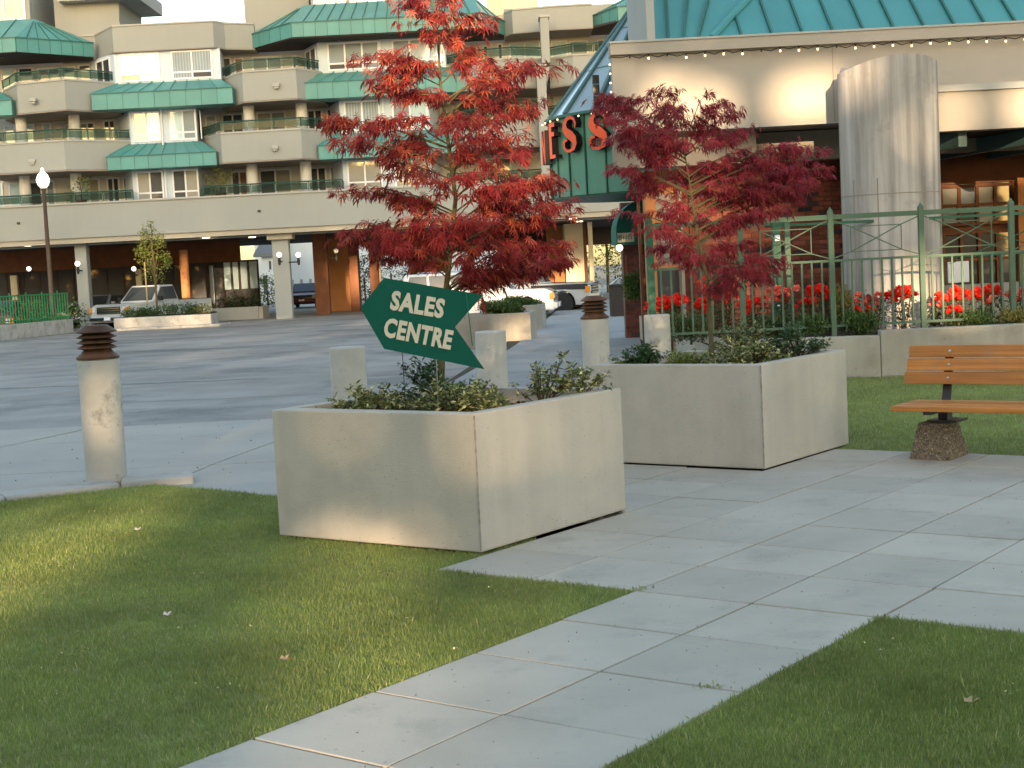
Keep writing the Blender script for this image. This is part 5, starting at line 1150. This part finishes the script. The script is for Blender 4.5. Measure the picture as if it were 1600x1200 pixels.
# ================================================================== CARS
def wheel(par, x, y, r, side_, w_=.22):
    a, b = (y, y + w_ * side_) if side_ > 0 else (y + w_ * side_, y)
    t = MB().lathe([(r * .55, a), (r * .96, a + .01), (r, a + .05), (r, b - .05), (r * .96, b - .01), (r * .55, b)], (x, r), 24, axis='y').build('wheel', m_tyre, par, smooth=True, local=True)
    f = b if side_ > 0 else a
    MB().lathe([(0.001, f - .03 * side_), (r * .3, f - .01 * side_), (r * .5, f - .035 * side_), (r * .6, f - .005 * side_)] if side_ > 0 else [(0.001, f + .03), (r * .3, f + .01), (r * .5, f + .035), (r * .6, f + .005)], (x, r), 20, axis='y').build('rim', m_chrome, t, smooth=True, local=True)
def car(label, loc, yaw, paint, kind='pickup', L=5.2, W=1.85, H=1.7, two=None, name=None, cat='car', hatz=1.0):
    t = thing(name or kind, label, cat, loc); t.rotation_euler[2] = yaw; hw = W / 2; r = .37 if kind != 'sedan' else .31
    xf, xr = L * .5 - .95, -L * .5 + 1.05; hood = H * .60; belt = H * .62 if kind != 'sedan' else H * .64
    def arc(cx, up=True): return [(cx + (r + .06) * math.cos(a), r + (r + .06) * math.sin(a)) for a in np.linspace(PI, 0, 9)]
    bot = .30
    prof = [(-L / 2, bot), (-L / 2, belt - .02)]
    if kind == 'sedan': prof = [(-L / 2, bot), (-L / 2 + .02, hood * .95), (-L / 2 + .5, hood * 1.02)]
    prof += [(-.2 if kind == 'pickup' else -L * .3, belt), (L * .18, belt), (L / 2 - .25, hood), (L / 2 - .03, hood - .1), (L / 2, bot + .05)]
    prof += [(L / 2 - .02, bot)] + [(xf + (r + .06), bot)] + [(p[0], p[1]) for p in reversed(arc(xf)) if p[1] > bot] + [(xf - r - .06, bot)] + [(xr + r + .06, bot)] + [(p[0], p[1]) for p in reversed(arc(xr)) if p[1] > bot] + [(xr - r - .06, bot)]
    mb = MB(); n = len(prof); mb.v = [(p[0], -hw * (1 if p[1] < belt - .15 else .96), p[1]) for p in prof] + [(p[0], hw * (1 if p[1] < belt - .15 else .96), p[1]) for p in prof]
    mb.f = [tuple(range(n)), tuple(range(2 * n - 1, n - 1, -1))] + [((k + 1) % n, k, n + k, n + (k + 1) % n) for k in range(n)]
    mb.build('body', paint, t, local=True, bevel=.03)
    if two:
        for sy in (-1, 1): MB().box(xf - 1.1, L / 2 - .06, sy * hw * .985 - .01, sy * hw * .985 + .01, hood - .22, hood - .03).build('upper_panel', two, t, local=True)
        MB().hexa([(L * .18, -hw * .93, belt + .003), (L / 2 - .22, -hw * .93, hood + .012), (L / 2 - .22, hw * .93, hood + .012), (L * .18, hw * .93, belt + .003), (L * .18, -hw * .93, belt + .02), (L / 2 - .22, -hw * .93, hood + .03), (L / 2 - .22, hw * .93, hood + .03), (L * .18, hw * .93, belt + .02)]).build('hood', two, t, local=True)
    MB().box(-L / 2 + .3, L / 2 - .3, -hw * .8, hw * .8, .22, .5).build('underbody', m_black, t, local=True)
    if kind == 'pickup':
        lo, hi = [(-.55, L * .2), (-.42, L * .2 - .62)], None; x0, x1, t0, t1 = -.6, L * .19, -.42, L * .19 - .65
        MB().box(-L / 2 + .06, x0 - .08, -hw * .86, hw * .86, belt - .35, belt + .002).build('bed_liner', m_black, t, local=True)
    elif kind == 'van': x0, x1, t0, t1 = -L / 2 + .05, L * .24, -L / 2 + .3, L * .24 - .8
    else: x0, x1, t0, t1 = -L * .33, L * .2, -L * .2, L * .05
    wt = hw * .80; wb = hw * .94
    c8 = [(x0, -wb, belt - .01), (x1, -wb, belt - .01), (x1, wb, belt - .01), (x0, wb, belt - .01), (t0, -wt, H), (t1, -wt, H), (t1, wt, H), (t0, wt, H)]
    MB().hexa(c8).build('cabin', paint, t, local=True, bevel=.05)
    def on(f0, f1, g0, g1, A, B, C, D_, off):     # quad on a cabin face
        A, B, C, D_ = map(Vector, (A, B, C, D_)); q = lambda s_, h_: A.lerp(B, s_).lerp(D_.lerp(C, s_), h_); nrm = (B - A).cross(D_ - A).normalized() * off
        return MB().poly([q(f0, g0) + nrm, q(f1, g0) + nrm, q(f1, g1) + nrm, q(f0, g1) + nrm])
    on(.06, .94, .08, .9, c8[1], c8[2], c8[6], c8[5], .012).build('windscreen', m_carglass, t, local=True)
    on(.08, .92, .1, .88, c8[3], c8[0], c8[4], c8[7], .012).build('rear_window', m_carglass, t, local=True)
    ns = {'pickup': 1, 'van': 4, 'sedan': 2}[kind]
    for k in range(ns):
        a, b = .06 + .88 * k / ns + .012, .06 + .88 * (k + 1) / ns - .012
        on(a, b, .1, .88, c8[0], c8[1], c8[5], c8[4], .012).build('side_window', m_carglass, t, local=True); on(1 - b, 1 - a, .1, .88, c8[2], c8[3], c8[7], c8[6], .012).build('side_window', m_carglass, t, local=True)
    for sy in (-1, 1):
        wheel(t, xf, sy * (hw - .02), r, -sy); wheel(t, xr, sy * (hw - .02), r, -sy)
        MB().box(L / 2 - .05, L / 2 + .012, sy * hw * .88 - .17 * (sy > 0) * 1.0 - .0, sy * hw * .88 + .17 * (sy < 0), hood - .30, hood - .13).build('headlight', m_lens, t, local=True)
        MB().box(L / 2 - .14, L / 2 + .008, sy * hw * .97 - .07, sy * hw * .97 + .055, hood - .32, hood - .12).build('turn_signal', m_amber, t, local=True)
        MB().box(-L / 2 - .012, -L / 2 + .05, sy * hw * .86 - .08, sy * hw * .86 + .08, hood - .35, hood - .08).build('tail_light', m_redlens, t, local=True)
        MB().box(x1 - .35, x1 - .2, sy * (hw + .02), sy * (hw + .2), belt + .02, belt + .2).build('mirror', m_black if kind == 'pickup' else paint, t, local=True, bevel=.02)
        MB().box(L * .02, L * .06, sy * (hw + .004) - .012, sy * (hw + .004) + .012, belt - .16, belt - .12).build('door_handle', m_chrome, t, local=True)
        MB().box(x1 - 1.16 if kind != 'van' else x1 - 1.2, x1 - 1.15 if kind != 'van' else x1 - 1.19, sy * hw - .003, sy * hw + .004, .45, belt - .02).build('door_seam', m_black, t, local=True)
    gh = .26 if kind != 'sedan' else .12
    MB().box(L / 2 - .04, L / 2 + .02, -hw * .62, hw * .62, hood - .12 - gh, hood - .1).build('grille', m_black, t, local=True)
    for k in range(3): z = hood - .12 - gh * (.15 + .35 * k); MB().box(L / 2 + .018, L / 2 + .03, -hw * .62, hw * .62, z - .012, z + .012).build('grille_bar', m_chrome, t, local=True)
    MB().box(L / 2 - .1, L / 2 + .10, -hw * .98, hw * .98, .36, .54).build('bumper', m_chrome if kind == 'pickup' else paint, t, local=True, bevel=.03)
    MB().box(L / 2 + .1, L / 2 + .11, -.16, .16, .40, .51).build('number_plate', m_white, t, local=True)
    MB().box(-L / 2 - .1, -L / 2 + .1, -hw * .98, hw * .98, .38, .54).build('rear_bumper', m_chrome if kind == 'pickup' else paint, t, local=True, bevel=.03)
    return t
pu = X(226, 60, .5)
car('pale grey pickup truck parked facing the viewer behind the kerbed island at the left', (pu, 61.5, -.13), math.radians(-118), m_car_silver, 'pickup', 5.3, 1.95, 1.72, name='pickup_truck', cat='pickup')
t_ = car('white minivan parked behind the red maple, its nose pointing right', (X(747, 47, .5), 47.0, -.13), math.radians(-6), m_car_white, 'van', 5.0, 1.85, 1.62, name='parked_minivan', cat='van')
for sy in (-.6, .6): MB().tube([(-1.8, sy, 1.66), (.6, sy, 1.66)], .02, 5).build('roof_rail', m_chrome, t_, local=True)
car('black and silver pickup truck parked beyond the white minivan', (X(812, 51.5, .5), 51.8, -.13), math.radians(-14), m_car_silver, 'pickup', 5.4, 1.95, 1.75, two=m_car_black, name='pickup_truck', cat='pickup')
car('dull red car parked beyond the arcade, seen between its columns', (X(474, 84, .5), 85.5, -.13), math.radians(-90), m_car_red, 'sedan', 4.5, 1.75, 1.4, name='parked_car')
car('dark red car behind the green railings at the left edge', (X(-16, 58, .5), 59, -.13), math.radians(-80), m_car_red, 'sedan', 4.5, 1.75, 1.4, name='parked_car')
car('grey blue car standing left of the pale pickup behind the arcade column', (X(150, 66, .5), 66.6, -.13), math.radians(-100), m_car_blue, 'sedan', 4.5, 1.75, 1.4, name='parked_car')
# ================================================================== ISLAND, LAMPS, LEFT FENCE
isl = thing('planting_island', 'kerbed concrete planting island in the car park with shrubs and a young tree', 'planter', (-13.8, 58.4, -.13))
ip = [(X(176, 59, .1), 60.0), (X(178, 58, .1), 58.0), (X(330, 57.2, .1), 57.2), (X(341, 58.5, .1), 58.3), (X(338, 61, .1), 61.5)]
MB().prism(ip, -.13, .36).build('wall_block', m_kerb, isl, bevel=.04)
ii = [(p[0] * .985 + -13.8 * .015, p[1] + (.15 if p[1] < 59 else -.15)) for p in ip]
MB().poly([(*p, .375) for p in ii]).build('soil', m_soil, isl)
MB().prism([(X(160, 57.6, 0), 57.3), (X(345, 56.8, 0), 56.5), (X(360, 58, 0), 58.2), (X(342, 58.5, 0), 58.1), (X(330, 57.2, 0), 57.15), (X(178, 58, .1), 57.95)], -.13, -.03).build('kerb_stone', m_kerb, isl, bevel=.02)
for i, (px, r) in enumerate(((203, .35), (222, .3), (240, .35), (262, .4), (285, .45), (300, .4), (317, .38))):
    u = X(px, 58.5, .5); t = thing('clipped_shrub', ('dark clipped shrub at the left end of the car park island', 'small dark shrub second from the left on the island', 'dark shrub by the wooden stake on the island', 'dark shrub right of the young tree on the island', 'widest dark shrub right of centre on the island', 'dark shrub second from the right on the island', 'paler green shrub at the right end of the island')[i], 'shrub', (u, 58.5, .37), 'shrubs of the car park island')
    shrub_cloud('foliage', m_azadark if i < 6 else m_azalea, t, [((u, 58.5, .37 + r * .45), (r, r * .8, r * .5))], 500, .09)
    MB().tube([(u, 58.5, .33), (u, 58.5, .37 + r * .6)], .02, 4).build('stem', m_twig, t)
ut = X(243, 59, 1.5)
small_tree('young_tree', 'young yellow green tree with an oval crown on the car park island', 'tree', (ut, 59, .36), 3.9,
    [((ut - .05, 59, 2.0), (.45, .4, .4)), ((ut - .15, 59, 2.6), (.5, .4, .4)), ((ut + .2, 59, 2.55), (.5, .4, .45)), ((ut, 59, 3.1), (.4, .35, .4)), ((ut - .1, 59, 3.7), (.22, .2, .4)), ((ut + .3, 59, 3.4), (.18, .2, .3)), ((ut + .55, 59, 2.6), (.2, .2, .35)), ((ut - .5, 59, 3.0), (.25, .2, .2)), ((ut - .35, 59, 3.45), (.12, .12, .25))], m_green, 170, .11, .045, stake=-.32)
def globe_lamp(px, py, v, label, lit=True, arm=None):
    p = P3(px, py, v); t = thing('globe_lamp', label, 'lamp', (p.x, v, p.z), 'globe lamps of the arcade columns')
    MB().ball((p.x, v, p.z), .11, 16, 10).build('globe', m_lamp if lit else m_globe_off, t, smooth=True)
    MB().lathe([(.07, p.z - .14), (.05, p.z - .2), (.07, p.z - .24), (.05, p.z - .42), (.01, p.z - .45)], (p.x, v), 10).build('socket', m_iron, t)
    if arm: q = P3(arm, py, v); MB().tube([(p.x, v, p.z - .3), (q.x, v + .1, p.z - .3)], .03, 6).build('arm', m_iron, t)
    return t
globe_lamp(121, 412, 62.4, 'lit white globe lamp on the left side of the leftmost arcade column', arm=127)
globe_lamp(436, 398, 62.2, 'lit white globe lamp on the front of the arcade column with a capital', arm=440); globe_lamp(466, 398, 62.6, 'lit white globe lamp on the right side of the arcade column with a capital', arm=450)
globe_lamp(525, 392, 66, 'unlit dark lamp on the brown pier before the orange wall', False, arm=510)
globe_lamp(45, 420, 69, 'small lit globe deep in the left arcade', arm=38); globe_lamp(209, 420, 69, 'small lit globe deep in the arcade above the pickup', arm=214)
lp = thing('street_lamp', 'tall slim bronze street lamp with a white acorn globe at the left', 'street lamp', (X(84, 60.5, .2), 60.5, -.13))
lu = X(84, 60.5, 0.2); MB().lathe([(.14, -.13), (.13, .25), (.10, .35), (.075, 5.65), (.11, 5.7), (.12, 5.76)], (lu, 60.5), 14).build('pole', m_poleb, lp, smooth=True)
MB().lathe([(.10, 5.76), (.22, 5.9), (.27, 6.1), (.2, 6.3), (.12, 6.38), (.1, 6.42), (.06, 6.45), (.07, 6.53), (.001, 6.6)], (lu, 60.5), 20).build('acorn_globe', m_lamp, lp, smooth=True)
lw = thing('low_wall', 'low whitewashed concrete wall at the left edge carrying green railings', 'wall', (-19, 54, -.13))
la, lb = (X(-60, 50.5, .1), 50.5), (X(115, 58, .1), 58.0)
MB().seg(la, lb, 0, math.hypot(lb[0] - la[0], lb[1] - la[1]), -.3, 0, -.13, .42).build('wall_block', m_kerb, lw, bevel=.02)
lf = thing('green_railing', 'bright green metal railing on the low wall at the left edge', 'fence', (-19, 54.2, .42)); Lw = math.hypot(lb[0] - la[0], lb[1] - la[1])
MB().seg(la, lb, 0, Lw, -.17, -.12, 1.42, 1.47).build('top_rail', m_fencel, lf); MB().seg(la, lb, 0, Lw, -.17, -.12, .52, .56).build('bottom_rail', m_fencel, lf)
k = 0
while k * .19 < Lw: MB().seg(la, lb, k * .19, k * .19 + (.022 if k % 6 else .05), -.16, -.13, .42, 1.43 if k % 6 else 1.56).build('post' if k % 6 == 0 else 'picket', m_fencel, lf); k += 1
for px, v, r, lab in ((20, 58.5, 1.3, 'dark hedge behind the green railing at the left edge'), (75, 61, 1.2, 'dark hedge behind the right end of the green railing')):
    u = X(px, v, .5); t = thing('hedge', lab, 'hedge', (u, v, -.13)); shrub_cloud('foliage', m_juniper, t, [((u, v, .5), (r * 1.6, .5, .7))], 1600, .14); MB().tube([(u, v, -.13), (u, v, .8)], .05, 5).build('stem', m_twig, t)
for i, (px, v, r, zc, lab) in enumerate(((418, 92, 1.3, .9, 'hedge in the sun between the arcade columns, left of the red car'), (570, 90, 1.1, 1.4, 'tall hedge seen through the arcade right of the orange wall'), (612, 90, 1.6, 1.6, 'hedge seen through the arcade above the arrow sign'))):
    u = X(px, v, .8); t = thing('hedge', lab, 'hedge', (u, v, -.13)); shrub_cloud('foliage', m_hedge if i else m_juniper, t, [((u, v, zc), (r, .6, zc + .1))], 1500, .16); MB().tube([(u, v, -.13), (u, v, zc)], .06, 5).build('stem', m_twig, t)
for i, (px, v, py, r, lab) in enumerate(((948, 84, 400, 1.6, 'sunlit tree beyond the passage at the end of the walk'), (985, 88, 380, 2.0, 'dark tree beyond the passage behind the side awning'))):
    p = P3(px, py, v); small_tree('passage_tree', lab, 'tree', (p.x, v, -.13), 5.2, [((p.x, v, 1.4), (r, 1, 1.3)), ((p.x + .4, v, 3.0), (r * .9, 1, 1.1)), ((p.x - .3, v, 4.4), (r, 1, 1.0))], m_green if i == 0 else m_hedge, 520, .2, .1)
t = thing('shop_hedge', 'row of dark shrubs before the arcade shop windows', 'hedge', (X(370, 69, 0), 69, -.13)); u = X(370, 69, .4)
shrub_cloud('foliage', m_hedge, t, [((X(350 + 16 * k, 69.5, .4), 69.5, .35), (.55, .4, .55)) for k in range(4)], 400, .12); MB().tube([(u, 69.5, -.13), (u, 69.5, .5)], .04, 5).build('stem', m_twig, t)
t = thing('arcade_planter', 'low grey concrete planter wall under the arcade, left of the capital column', 'wall', (X(370, 66, 0), 66, -.13)); MB().box(X(325, 65.5, 0), X(405, 65.5, 0), 65.3, 65.6, -.13, .42).build('wall_block', m_stucco_far, t); MB().box(X(405, 65.5, 0) + .01, X(412, 65.5, 0), 65.35, 67, -.13, .40).build('wall_return', m_drive, t)
# building beyond the arcade
FB = thing('white_building', 'plain pale building beyond the arcade passage', 'building', (X(520, 110, 0), 110, -.13))
MB().box(X(400, 110, 2), X(860, 110, 2), 110, 116, -.13, 7.5).build('wall', m_farwall, FB); 
MB().box(X(410, 104, 2), X(432, 104, 2), 104, 109.9, -.13, 3.4).build('annex_wall', m_farwall, FB)
MB().hexa([(X(404, 104, 3) - .3, 103.6, 3.2), (X(434, 104, 3), 103.6, 3.2), (X(434, 104, 3), 109, 4.6), (X(404, 104, 3) - .3, 109, 4.6), (X(404, 104, 3) - .3, 103.6, 3.4), (X(434, 104, 3), 103.6, 3.4), (X(434, 104, 3), 109, 4.8), (X(404, 104, 3) - .3, 109, 4.8)]).build('roof', m_farroof, FB)
MB().box(X(412, 104, 1), X(418, 104, 1), 103.95, 104.0, .6, 1.9).build('window', m_pane_dark, FB); MB().box(X(420, 104, 3), X(423, 104, 3), 103.95, 104.0, 2.3, 2.9).build('window', m_pane_dark, FB)
for k in range(9): MB().box(X(455 + 14 * k, 110, 1.5), X(459 + 14 * k, 110, 1.5), 109.95, 110, .9, 1.5).build('window', m_pane_blue, FB)
# ================================================================== LAWN GRASS AND LITTLE THINGS
def inpoly(P, poly):
    x, y = P[:, 0], P[:, 1]; c = np.zeros(len(P), bool); n = len(poly)
    for i in range(n):
        (x0, y0), (x1, y1) = poly[i], poly[(i + 1) % n]
        if y0 == y1: continue
        cond = ((y0 > y) != (y1 > y)) & (x < (x1 - x0) * (y - y0) / (y1 - y0) + x0); c ^= cond
    return c
pA = [g(-2.77, .36), g(-1.24, .40), g(-1.24, 1.9), g(-2.77, 1.9)]; pB = [g(-2.71, 3.67), g(-1.21, 3.67), g(-1.21, 5.15), g(-2.71, 5.15)]
def grass(name, label, poly, vr, dens0, hgt, cap=400000):
    v = rng.uniform(vr[0], vr[1], cap); u = rng.uniform(-1, 1, cap) * (.36 * v + .8)
    P = np.stack([u, v], 1); ok = inpoly(P, poly) & ~inpoly(P, pA) & ~inpoly(P, pB); P = P[ok]
    area = (vr[1] - vr[0]) * 2 * (.36 * (vr[0] + vr[1]) / 2 + .8)
    n = len(P); print(name, n)
    patch = .75 + .35 * np.sin(P[:, 0] * 2.1 + np.sin(P[:, 1] * 1.7) * 1.3) * np.sin(P[:, 1] * 1.9 + P[:, 0])
    sc = rng.uniform(.55, 1.2, n) * hgt * (.8 + .35 * patch); sc = np.where(rng.uniform(0, 1, n) < .025, sc * 1.5, sc)
    az = rng.uniform(0, 2 * PI, n); lean = np.abs(rng.normal(.35, .3, n)); ca, sa = np.cos(az), np.sin(az); cl, sl_ = np.cos(lean), np.sin(lean)
    R_ = np.zeros((n, 3, 3)); R_[:, 0, 0] = ca; R_[:, 1, 0] = sa; R_[:, 0, 1] = -sa * cl; R_[:, 1, 1] = ca * cl; R_[:, 2, 1] = sl_
    R_[:, 0, 2] = -(-sa) * sl_ * -1; R_[:, 1, 2] = ca * -sl_ * 1; R_[:, 2, 2] = cl
    wf = .055 * (1 + .0)
    o = inst_mesh(name, [(-wf, 0, -.1), (wf, 0, -.1), (wf * .6, .03, .55), (0, .18, 1)], [(0, 1, 3), (1, 2, 3)], R_, np.column_stack([P, np.full(n, -.008)]), sc, m_grass, None, 'stuff')
    setp(o, label, 'grass'); return o
grass('lawn_grass', 'short mown grass of the big lawn left of the garden walk', L_left, (4.3, 12.2), 1, .023, 800000)
grass('lawn_grass', 'short mown grass right of the garden walk, in the bottom right corner', L_right, (4.2, 8.5), 1, .023, 560000)
grass('lawn_grass', 'grass strip behind the bench up to the retaining wall', L_back, (10.3, 18.3), 1, .028, 300000)
for x, y, lab in ((217, 828, 'pale fallen petal on the upper left of the lawn'), (264, 961, 'crumpled white scrap on the middle of the left lawn'), (448, 1030, 'tan dead leaf on the lawn left of the walk'), (1519, 1097, 'tan dead leaf on the lawn in the lower right')):
    d = P3(x, y, 10) - EYE; p = EYE + d * ((.03 - EYE.z) / d.z)
    mb = MB(); 
    for k in range(5): a = k * 1.26; mb.poly([(p.x, p.y, .03), (p.x + .028 * math.cos(a), p.y + .028 * math.sin(a), .045), (p.x + .028 * math.cos(a + .8), p.y + .028 * math.sin(a + .8), .035)])
    o = mb.build('fallen_leaf', m_paper if 'pale' in lab or 'white' in lab else m_stake, None); setp(o, lab, 'leaf', kind=None)
for x, y in ((1384, 968), (1112, 1073), (998, 921)):
    d = P3(x, y, 10) - EYE; p = EYE + d * (-EYE.z / d.z); n = 26
    L = np.column_stack([p.x + rng.normal(0, .03, n), p.y + rng.normal(0, .02, n), np.zeros(n)])
    o = inst_mesh('weed_tuft', LEAF, LEAFF, rots(n, -1.4, -.2), L, rng.uniform(.010, .024, n), m_grass); setp(o, {1384: 'small weed tuft at the corner where walk and right lawn meet', 1112: 'tiny weed in a paver joint low on the walk', 998: 'weed tuft at the left inner corner of the walk'}[x], 'weed', kind=None); o['kind'] = 'stuff'

# clover and broad weeds low in the lawn, clumps of longer grass along the slab edges
CL = []; 
for _ in range(60):
    v = rng.uniform(4.6, 11); u = rng.uniform(-.38, .36) * v; m_ = rng.integers(6, 26)
    CL.append(np.column_stack([rng.normal(u, .05, m_), rng.normal(v, .05, m_)]))
CL = np.concatenate(CL); ok = (inpoly(CL, L_left) | inpoly(CL, L_right)) & ~inpoly(CL, pA); CL = CL[ok]
o = inst_mesh('clover', [(0, 0, 0), (.5, .35, .1), (1, 0, .05), (.5, -.35, .1)], [(0, 1, 2, 3)], rots(len(CL), -.6, .3), np.column_stack([CL, rng.uniform(.01, .022, len(CL))]), rng.uniform(.008, .016, len(CL)), m_azalea, None, 'stuff'); setp(o, 'small clover patches scattered low in the mown lawn', 'clover')
ED = []
for (a, b) in ((g(-.0, -9), g(-.0, -.0)), (g(1.22, -9), g(1.22, -.0)), (g(1.22, -.0), g(5.5, -.0)), (g(-1.2, -.0), g(0, -.0)), (g(-2.76, .34), g(-1.25, .37)), ((-3.85, 10.86), (-2.85, 11.38))):
    L_ = math.hypot(b[0] - a[0], b[1] - a[1]); k_ = int(L_ * 260); t_ = rng.uniform(0, 1, k_); keep_ = rng.uniform(0, 1, k_) < .5 + .5 * np.sin(t_ * L_ * 5.3) * np.sin(t_ * L_ * 13.1); t_ = t_[keep_]
    ED.append(np.column_stack([a[0] + (b[0] - a[0]) * t_ + rng.normal(0, .008, len(t_)), a[1] + (b[1] - a[1]) * t_ + rng.normal(0, .008, len(t_)), np.full(len(t_), -.006)]))
ED = np.concatenate(ED)
o = inst_mesh('edge_grass', [(-.05, 0, -.1), (.05, 0, -.1), (.03, .05, .55), (0, .3, .95)], [(0, 1, 2, 3)], rots(len(ED), -.5, .5), ED, rng.uniform(.012, .03, len(ED)), m_grass, None, 'stuff'); setp(o, 'longer uncut grass tufts along the edges of the slabs and planter', 'grass')
# grit and crumbs on the slabs and on the drive
n = 900; a_ = rng.uniform(-4, 9, n) * .61; b_ = rng.uniform(-9, 8, n) * .61; GP = np.array([g(x_, y_) for x_, y_ in zip(a_, b_)]); ok = (b_ > 0) | ((a_ > 0) & (a_ < 1.2)); GP = GP[ok]
o = inst_mesh('grit', [(-.5, -.3, 0), (.5, -.4, 0), (.1, .5, 0), (0, 0, .4)], [(0, 1, 3), (1, 2, 3), (2, 0, 3)], rots(len(GP), -.2, .2), np.column_stack([GP, np.full(len(GP), .004)]), rng.uniform(.003, .009, len(GP)), m_twig, None, 'stuff'); setp(o, 'tiny crumbs of bark and grit scattered over the paving slabs', 'grit')
n = 260; GP = np.column_stack([rng.uniform(-5, 2.5, n), rng.uniform(11.8, 20, n)]); 
o = inst_mesh('grit', [(-.5, -.3, 0), (.5, -.4, 0), (.1, .5, 0), (0, 0, .4)], [(0, 1, 3), (1, 2, 3), (2, 0, 3)], rots(n, -.2, .2), np.column_stack([GP, np.where(GP[:, 1] < 14, -.028, -.028 - (GP[:, 1] - 14) * .008)]), rng.uniform(.005, .02, n), m_twig, None, 'stuff'); setp(o, 'dry leaf crumbs and grit scattered over the concrete drive', 'grit')
# ================================================================== UNSEEN TREES ADDED BEHIND THE VIEWER (shaped to cast shade and sun patches)
GAPS = []   # ((u', z') on the plane y=-45, half width, half height, keep share)
TE = math.tan(SUN_EL)
def gap(u, v, z, rw, rh, keep=0.0):
    t = v + 45.0; GAPS.append((u - t * SUN_DX, z + t * TE, rw, rh, keep))
# holes cut in the added crowns so sun reaches these spots
gap(4.5, 21.4, 3.74, 0.5, 0.38); gap(2.75, 21.4, 3.78, .6, .36, .1); gap(7.3, 20.6, 3.45, 1.3, .24); gap(6.0, 19.9, 3.1, .45, .35, .2); gap(5.5, 19.9, .85, .35, .45)
gap(-.45, 9.2, 2.3, .95, .75, .22); gap(-.3, 9.2, 3.1, .5, .5, .1)
gap(.12, 8.5, .60, .36, .10); gap(-3.12, 11.6, .42, .05, .3); gap(-.95, 8.3, -.06, .4, .05)
gap(3.7, 18.3, 1.7, .35, .14); gap(3.3, 23.3, 2.3, 1.1, .6, .2)
gap(-2.1, 7.6, 0, 1.1, .08, .12); gap(-2.6, 6.9, 0, .55, .2, .1); gap(-.42, 5.0, 0.0, .35, .16, .1); gap(-2.3, 6.0, 0, .5, .14, .1); gap(-1.0, 6.3, 0, .35, .1, .2); gap(-2.6, 9.4, 0, 1.4, .14, .2)
gap(1.6, 11.8, 1.9, .5, .4, .35); gap(1.0, 11.0, .7, .35, .10, .1)
gap(-7.0, 33.5, -.1, 1.1, .16); gap(-4.5, 32.5, -.1, .8, .15); gap(-8, 42, -.1, 3.5, .28, .1); gap(-12.5, 57, .1, 3.0, .3, .1); gap(-4.5, 51, 0, 3.0, .5, .15)
gap(-6.8, 72, 1.0, .7, .8); gap(-14.8, 66, 1.1, .35, .8); gap(3.0, 71, .9, .8, .8); gap(0, 47, .8, 2.6, .6, .1);
gap(-5.5, 29, -.1, .5, .09, .2); gap(-9, 48.5, -.1, 2, .2, .1)
gap(-13.9, 59, 3.0, .6, .9, .1)
def keepmask(Pn):
    t = -45.0 - Pn[:, 1]; u = Pn[:, 0] + t * SUN_DX; z = Pn[:, 2] - t * TE
    keep = np.ones(len(Pn))
    for gu, gz_, rw, rh, k in GAPS:
        d = ((u - gu) / (rw + .12)) ** 2 + ((z - gz_) / (rh + .06)) ** 2
        keep = np.where(d < 1, np.minimum(keep, k), keep)
    return rng.uniform(0, 1, len(Pn)) < keep
k = 0
for i, cu in enumerate((-34, -28.5, -23, -17.5, -12, -6.5, -1, 4.5, 10)):
    t = thing('added_shade_tree', ('tall unseen tree added behind the viewer to shape the sunlight, %s from its west end' % ('first second third fourth fifth sixth seventh eighth ninth'.split()[i])), 'tree', (cu, -46, 0), 'unseen trees added to shade the scene')
    MB().tube([(cu, -46, -.1), (cu, -46, 12), (cu, -46, 30)], [.45, .3, .08], 8).build('trunk', m_trunkbig, t)
    n = 24000
    Pn = np.stack([rng.uniform(cu - 3.4, cu + 3.4, n), rng.uniform(-46.6, -44.4, n), rng.uniform(-.1, 30.5 - abs(i - 4) * .1, n)], 1)
    Pn = Pn[keepmask(Pn)]
    R_ = rots(len(Pn), -1.4, 1.4)
    inst_mesh('crown', [(0, -.5, 0), (.45, -.2, .05), (.5, .3, 0), (0, .5, .1), (-.5, .2, 0), (-.4, -.35, .05)], [(0, 1, 2, 3, 4, 5)], R_, Pn, rng.uniform(.26, .5, len(Pn)), m_conifer, t, 'stuff')

for i, (cu, cv, lab) in enumerate(((-41, -45, 'first broad unseen tree added for shade on the west'), (-49, -42, 'second broad unseen tree added for shade on the west'), (-57, -38, 'third broad unseen tree added for shade on the west'), (-65, -32, 'fourth broad unseen tree added for shade on the west'), (-72, -24, 'fifth broad unseen tree added for shade on the west'), (17, -45, 'first broad unseen tree added for shade on the east'), (25, -42, 'second broad unseen tree added for shade on the east'), )):
    t = thing('added_shade_tree', lab, 'tree', (cu, cv, 0), 'unseen trees added to shade the scene')  # added out of view to cut low sky glow and reflections
    MB().tube([(cu, cv, -.1), (cu, cv, 7), (cu, cv, 13)], [.5, .35, .08], 8).build('trunk', m_trunkbig, t)
    n = 4200; Pn = np.stack([rng.uniform(cu - 5, cu + 5, n), rng.uniform(cv - 2.5, cv + 2.5, n), rng.uniform(0, 17 if cu < 0 else 12, n)], 1)
    inst_mesh('crown', [(0, -.5, 0), (.45, -.2, .05), (.5, .3, 0), (0, .5, .1), (-.5, .2, 0), (-.4, -.35, .05)], [(0, 1, 2, 3, 4, 5)], rots(n, -1.4, 1.4), Pn, rng.uniform(.6, 1.0, n), m_conifer, t, 'stuff')
